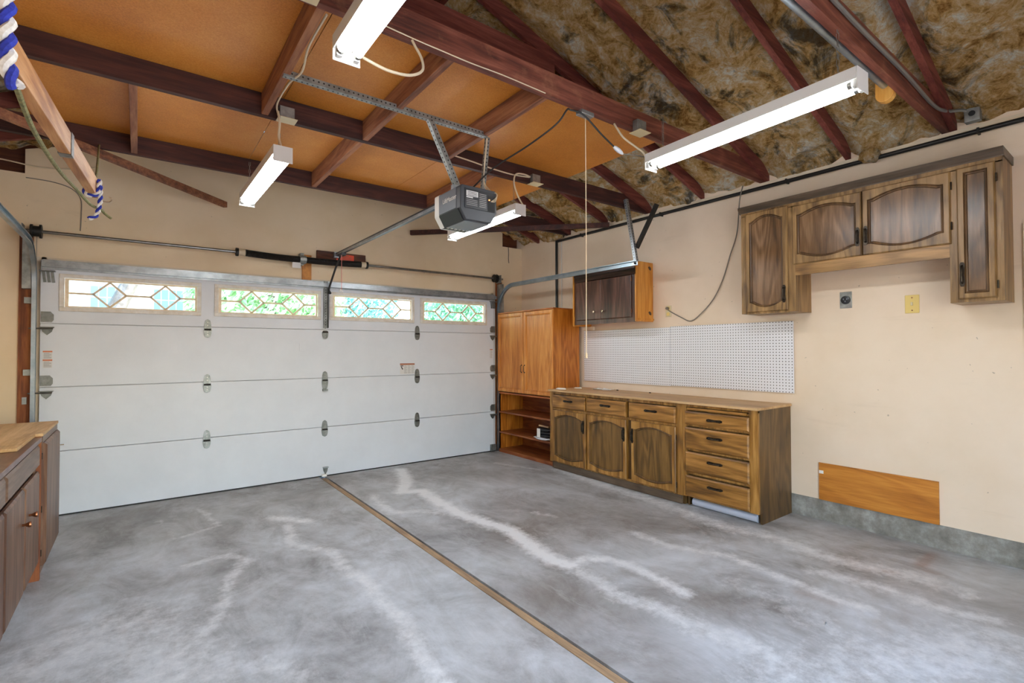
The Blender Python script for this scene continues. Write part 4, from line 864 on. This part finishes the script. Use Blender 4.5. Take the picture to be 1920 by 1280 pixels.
# folded bag on the shelf
bg_ = thing('folded_bag', 'folded black bag with a white band on a low shelf of the tall cabinet', 'bag', (4.16, 4.8, .283))
def blob(name, cx, cy, cz, sx, sy, sz, mat, parent, seed, amp=.25):
    bm = bmesh.new(); bmesh.ops.create_icosphere(bm, subdivisions=3, radius=1); me = bpy.data.meshes.new(name); loc = Vector((0, 0, 0)); q = parent
    while q: loc += Vector(q.location); q = q.parent
    for v_ in bm.verts:
        q = v_.co.copy(); s_ = 1+amp*mnoise.noise(q*2.2+Vector((seed, 0, 0))); e_ = [math.copysign(abs(c)**.7, c) for c in q]
        v_.co = Vector((cx+e_[0]*sx*s_, cy+e_[1]*sy*s_, cz+e_[2]*sz))-loc
    bm.to_mesh(me); bm.free(); me.materials.append(MATS[mat])
    for p in me.polygons: p.use_smooth = True
    o = bpy.data.objects.new(name, me); COL.objects.link(o); o.parent = parent; return o
blob('liner', 4.14, 4.79, .297, .13, .17, .014, 'plastic_bag', bg_, 3, .3)
for k in range(3): blob('fold', 4.16, 4.78, .333+.036*k, .125, .165-.008*k, .021, 'bag_black', bg_, 8+k, .12)
bx('band', 'paper', bg_, 4.028, 4.034, 4.80, 4.86, .31, .42, .002)
MB().tube([(4.07, 4.68, .445), (4.07, 4.86, .45)], .012, 10).build('wood_handle', 'strip_y', bg_, smooth=True)

# ------------------------------------------------------------------ left cabinets
LX = -.49
lc = thing('base_cabinet', 'brown base cabinet with copper knobs at the left edge', 'cabinet', (-.8, 3.0, 0))
bx('carcass', 'leftcab_z', lc, XL+.002, LX-.02, .9, 4.185, .10, .845); bx('toe_kick', 'redjamb', lc, XL+.05, LX-.085, .92, 4.18, 0, .10)
m = MB(); m.box(LX-.02, LX-.004, .9, 4.185, .69, .71); m.box(LX-.02, LX-.004, .9, 4.185, .82, .845); m.box(LX-.02, LX-.004, .9, 4.185, .1, .13); m.box(LX-.02, LX-.004, 4.13, 4.185, .1, .845); m.build('face_frame', 'leftcab_z', lc)
for ya, yb in ((3.22, 4.165), (2.1, 3.19), (.95, 2.07)): raised(lc, 'drawer_front', ya, yb, .70, .828, LX+.016, LX-.004, 'leftcab_y', .014)
for ya, yb, ky in ((3.70, 4.165, 3.80), (3.20, 3.675, 3.60), (2.66, 3.175, 2.75), (2.12, 2.64, 2.56), (1.55, 2.09, 1.65), (.95, 1.53, 1.45)):
    d = raised(lc, 'door', ya, yb, .115, .672, LX+.016, LX-.004, 'leftcab_z', .014)
    MB().tube([(LX+.016, ky, .50), (LX+.028, ky, .50), (LX+.045, ky, .50), (LX+.052, ky, .50)], [.007, .007, .016, .014], 12).build('knob', 'copper', d, smooth=True)
tag(MB().box(XL+.002, LX+.02, .88, 4.19, .846, .874).build('countertop', 'lefttop', None, bevel=.003, root=(-.8, 2.5, .846)), 'dark red-brown countertop of the left base cabinet, partly under plywood', 'countertop')
lf = thing('end_cabinet', 'narrow brown end cabinet with one tall door beside the garage door', 'cabinet', (-.8, 4.55, 0))
bx('carcass', 'leftcab_z', lf, XL+.002, -.485, 4.225, 4.92, .0, .874); bx('corner_post', 'redjamb', lf, -.56, -.474, 4.192, 4.225, 0, .874)
bx('top_rail', 'leftcab_y', lf, -.485, -.470, 4.225, 4.92, .835, .874)
d = raised(lf, 'door', 4.25, 4.905, .07, .832, -.452, -.484, 'leftcab_z', .016)
for zz in (.15, .42, .75): MB().tube([(-.476, 4.247, zz-.02), (-.476, 4.247, zz+.02)], .005, 6).build('hinge', 'bronze', d)
MB().tube([(-.452, 4.89, .72), (-.43, 4.89, .72)], .004, 6).build('latch_pin', 'nickel', d)
tag(MB().prism([(XL+.003, 3.66), (-.505, 3.66), (-.503, 4.21), (-.468, 4.22), (-.466, 4.935), (XL+.003, 4.935)], 'z', .8755, .8925).build('plywood_sheet', 'ply_y', None, bevel=.001, root=(-.8, 4.3, .8755)), 'pale plywood sheet with a notched front edge lying on the left countertop', 'plywood')
tag(MB().box(-.772, -.742, YF-.03, YF-.022, .96, 1.02).build('steel_clip', 'galv', None, bevel=.002, root=(-.757, YF-.022, .96)), 'small steel plate screwed to the red jamb board above the plywood', 'plate')

# ------------------------------------------------------------------ roped plank
pk = thing('hanging_plank', 'long bare wooden plank hung on ropes at the upper left', 'plank', (-.22, 2.6, 2.2))
a, b = Vector((-.335, 1.55, 2.244)), Vector((-.192, 3.375, 2.244))
MB().bar(a, b, .038, .089).build('board', 'fir_y', pk, bevel=.003)
d_ = (b-a).normalized(); c = a+d_*1.16
m = MB(); m.bar(c-d_*.024, c+d_*.024, .043, .094); m.build('metal_band', 'tape_silver', pk)
sd = d_.cross(Vector((0, 0, 1)))
hk = b+Vector((.03, .015, -.05)); MB().tube(smooth_path([b+Vector((.01, -.02, -.03)), hk, hk+Vector((.03, .01, 0)), hk+Vector((.04, .01, .018)), hk+Vector((.028, .01, .026))]), .003, 6).build('hook', 'nickel', pk)
def rope(name, pts, r, lab, pitch=.055):
    t_ = thing(name, lab, 'rope', pts[-1]); pa = smooth_path(pts, 14); L = 0; A = [[], []]; ph = 0
    for i, p in enumerate(pa):
        dd = (pa[min(i+1, len(pa)-1)]-pa[max(i-1, 0)]).normalized(); L += (p-pa[i-1]).length if i else 0
        s1 = dd.cross(Vector((.3, 1, .2))).normalized(); s2 = dd.cross(s1); q = 2*math.pi*L/pitch
        for k in (0, 1): A[k].append(p+(s1*math.cos(q+math.pi*k)+s2*math.sin(q+math.pi*k))*r*.55)
    for k, mt in ((0, 'rope_blue'), (1, 'rope_white')): MB().tube(A[k], r*.68, 7).build('strand', mt, t_, smooth=True)
    return t_
ROPE1 = [(-.264, 1.69, 3.05), (-.263, 1.685, 2.7), (-.262, 1.68, 2.4), (-.261, 1.68, 2.2), (-.260, 1.682, 2.12), (-.256, 1.685, 2.07), (-.245, 1.69, 2.045)]
rope('striped_rope', ROPE1, .0155, 'thick blue and white rope hanging at the near end of the plank', .075)
e0 = b-d_*.10
rope('striped_rope', [e0+sd*-.026+Vector((0, 0, -.02)), e0+sd*-.02+Vector((0, 0, -.054)), e0+Vector((0, 0, -.058)), e0+sd*.026+Vector((0, .01, -.04)), e0+sd*.032+Vector((0, .02, .03)), e0+sd*.036+Vector((0, .03, -.03)), e0+sd*.034+Vector((0, .03, -.09)), e0+sd*.02+Vector((0, .03, -.15)), e0+sd*-.01+Vector((0, .03, -.17))], .009, 'thin blue and white rope knotted around the far end of the plank', .05)
cable('green_cord', [(-.246, 1.69, 2.05), (-.262, 2.1, 2.075), (-.255, 2.6, 2.105), (-.235, 3.0, 2.14), (-.20, 3.25, 2.135), (-.165, 3.36, 2.14), (-.15, 3.4, 2.13), (-.125, 3.43, 2.115)], .007, 'cord_green', 'olive green cord stretched under the plank between its two ropes', 'cord')
cable('green_cord', [(-.185, 3.33, 2.292), (-.20, 3.7, 2.44), (-.222, 4.2, 2.67), (-.242, 4.64, 2.87), (-.246, 4.763, 2.925)], .0065, 'cord_green', 'olive green cord rising straight from the far plank end to the tie', 'cord')
cable('wall_wire', [(-.77, YF-.004, 2.86), (-.6, YF-.004, 2.855), (-.48, YF-.004, 2.82), (-.42, YF-.004, 2.74), (-.415, YF-.004, 2.6), (-.42, YF-.004, 2.46)], .004, 'cable_grey', 'thin brown wire running down the front wall left of the door springs', 'wire')
cable('corner_wire', [(4.26, YF-.006, 2.885), (4.265, YF-.006, 2.80), (4.262, YF-.006, 2.72), (4.27, YF-.006, 2.66)], .004, 'cable_black', 'short dark wire hanging below the opening at the right front corner', 'wire')
cable('corner_cable', [(-1.15, YF-.02, 2.90), (-.95, YF-.02, 2.975), (-.7, YF-.02, 2.96), (-.5, YF-.02, 2.985), (-.3, YF-.02, 3.04)], .006, 'cable_cream', 'cream cable sagging along the top of the wall at the left corner', 'cable')

# ------------------------------------------------------------------ outside
gd = bx('ground_outside', 'asphalt', None, -30, 34, YF+.2, 42, -.1, -.04); gd['kind'] = 'structure'
gb_ = bx('ground_back', 'asphalt', None, -12, 16, -14, YB-.12, -.1, -.04); gb_['kind'] = 'structure'
bx('lawn_outside', 'lawn', None, -20, 30, 16, 30, -.039, -.02)['kind'] = 'structure'
hs_ = thing('neighbour_house', 'white house with paned windows seen through the leftmost door window', 'house', (-3, 19, 0))
bx('wall', 'stucco', hs_, -12, 3.2, 19, 25, -.04, 4.6); MB().prism([(-12.6, 4.5), (3.8, 4.5), (2.4, 6.8), (-11, 6.8)], 'y', 18.5, 25.5).build('roof', 'roofing', hs_)
for wx in (-.75, .75, -4.2):
    w_ = bx('window', 'stucco', hs_, wx-.42, wx+.42, 18.95, 19, 2.3, 3.35)
    for i in range(4):
        for j in range(3): bx('window_pane', 'house_glass', w_, wx-.38+i*.195, wx-.38+i*.195+.165, 18.93, 18.951, 2.34+j*.335, 2.34+j*.335+.3)
def tree(x, y, h, r, n, mat, lab, lean=0, zc=None):
    t_ = thing('leafy_tree', lab, 'tree', (x, y, -.04)); zc = zc or h*.6
    MB().tube([(x, y, -.04), (x+lean*.3, y, h*.3), (x+lean*.7, y, h*.62), (x+lean, y, h*.85)], [.2, .16, .12, .05], 8).build('trunk', 'bark', t_, smooth=True)
    rg = random.Random(int(x*31+y*7)); vs = []; fs = []
    for k in range(int(n*1.3)):
        while True:
            q = Vector((rg.uniform(-1, 1), rg.uniform(-1, 1), rg.uniform(-1, 1)))
            if .25 < q.length < 1: break
        c_ = Vector((x+lean*.7+q.x*r, y+q.y*r*.8, zc+q.z*r*.85))
        nrm = Vector((rg.uniform(-1, 1), rg.uniform(-1, 1), rg.uniform(-.6, 1))).normalized(); a_ = nrm.orthogonal().normalized(); b_ = nrm.cross(a_); s_ = rg.uniform(.05, .1)
        o_ = len(vs); vs += [c_-a_*s_*1.5, c_+b_*s_*.55+nrm*s_*.2, c_+a_*s_*1.5, c_-b_*s_*.55+nrm*s_*.2]; fs.append((o_, o_+1, o_+2, o_+3))
    f_ = MB().add(vs, fs).build('foliage', mat, t_); f_['kind'] = 'stuff'
tree(-1.1, 12.5, 6, 1.5, 2500, 'leaf_c', 'pale green leaning tree outside the left end of the garage door', 1.9, 4.6)
tree(-2.3, 12.0, 3.6, 1.15, 2500, 'leaf_c', 'low round tree in front of the white house outside', .1, 2.2)
tree(2.6, 14, 5, 1.9, 5000, 'leaf_b', 'yellow-green tree outside the second door window', .2, 2.7)
tree(5.6, 17.5, 5.5, 2.2, 6000, 'leaf_c', 'blue-green tree outside the third door window', -.2, 2.8)
tree(8.8, 13.5, 5.5, 2.2, 6000, 'leaf_a', 'broad green tree outside the third and fourth door windows', .2, 2.7)
tree(12.5, 17, 5.5, 2.4, 6000, 'leaf_b', 'bright green tree outside the rightmost door window', 0, 2.8)
tree(16.0, 13, 5.5, 2.4, 4000, 'leaf_c', 'blue-green tree beyond the rightmost door window', 0, 2.8)
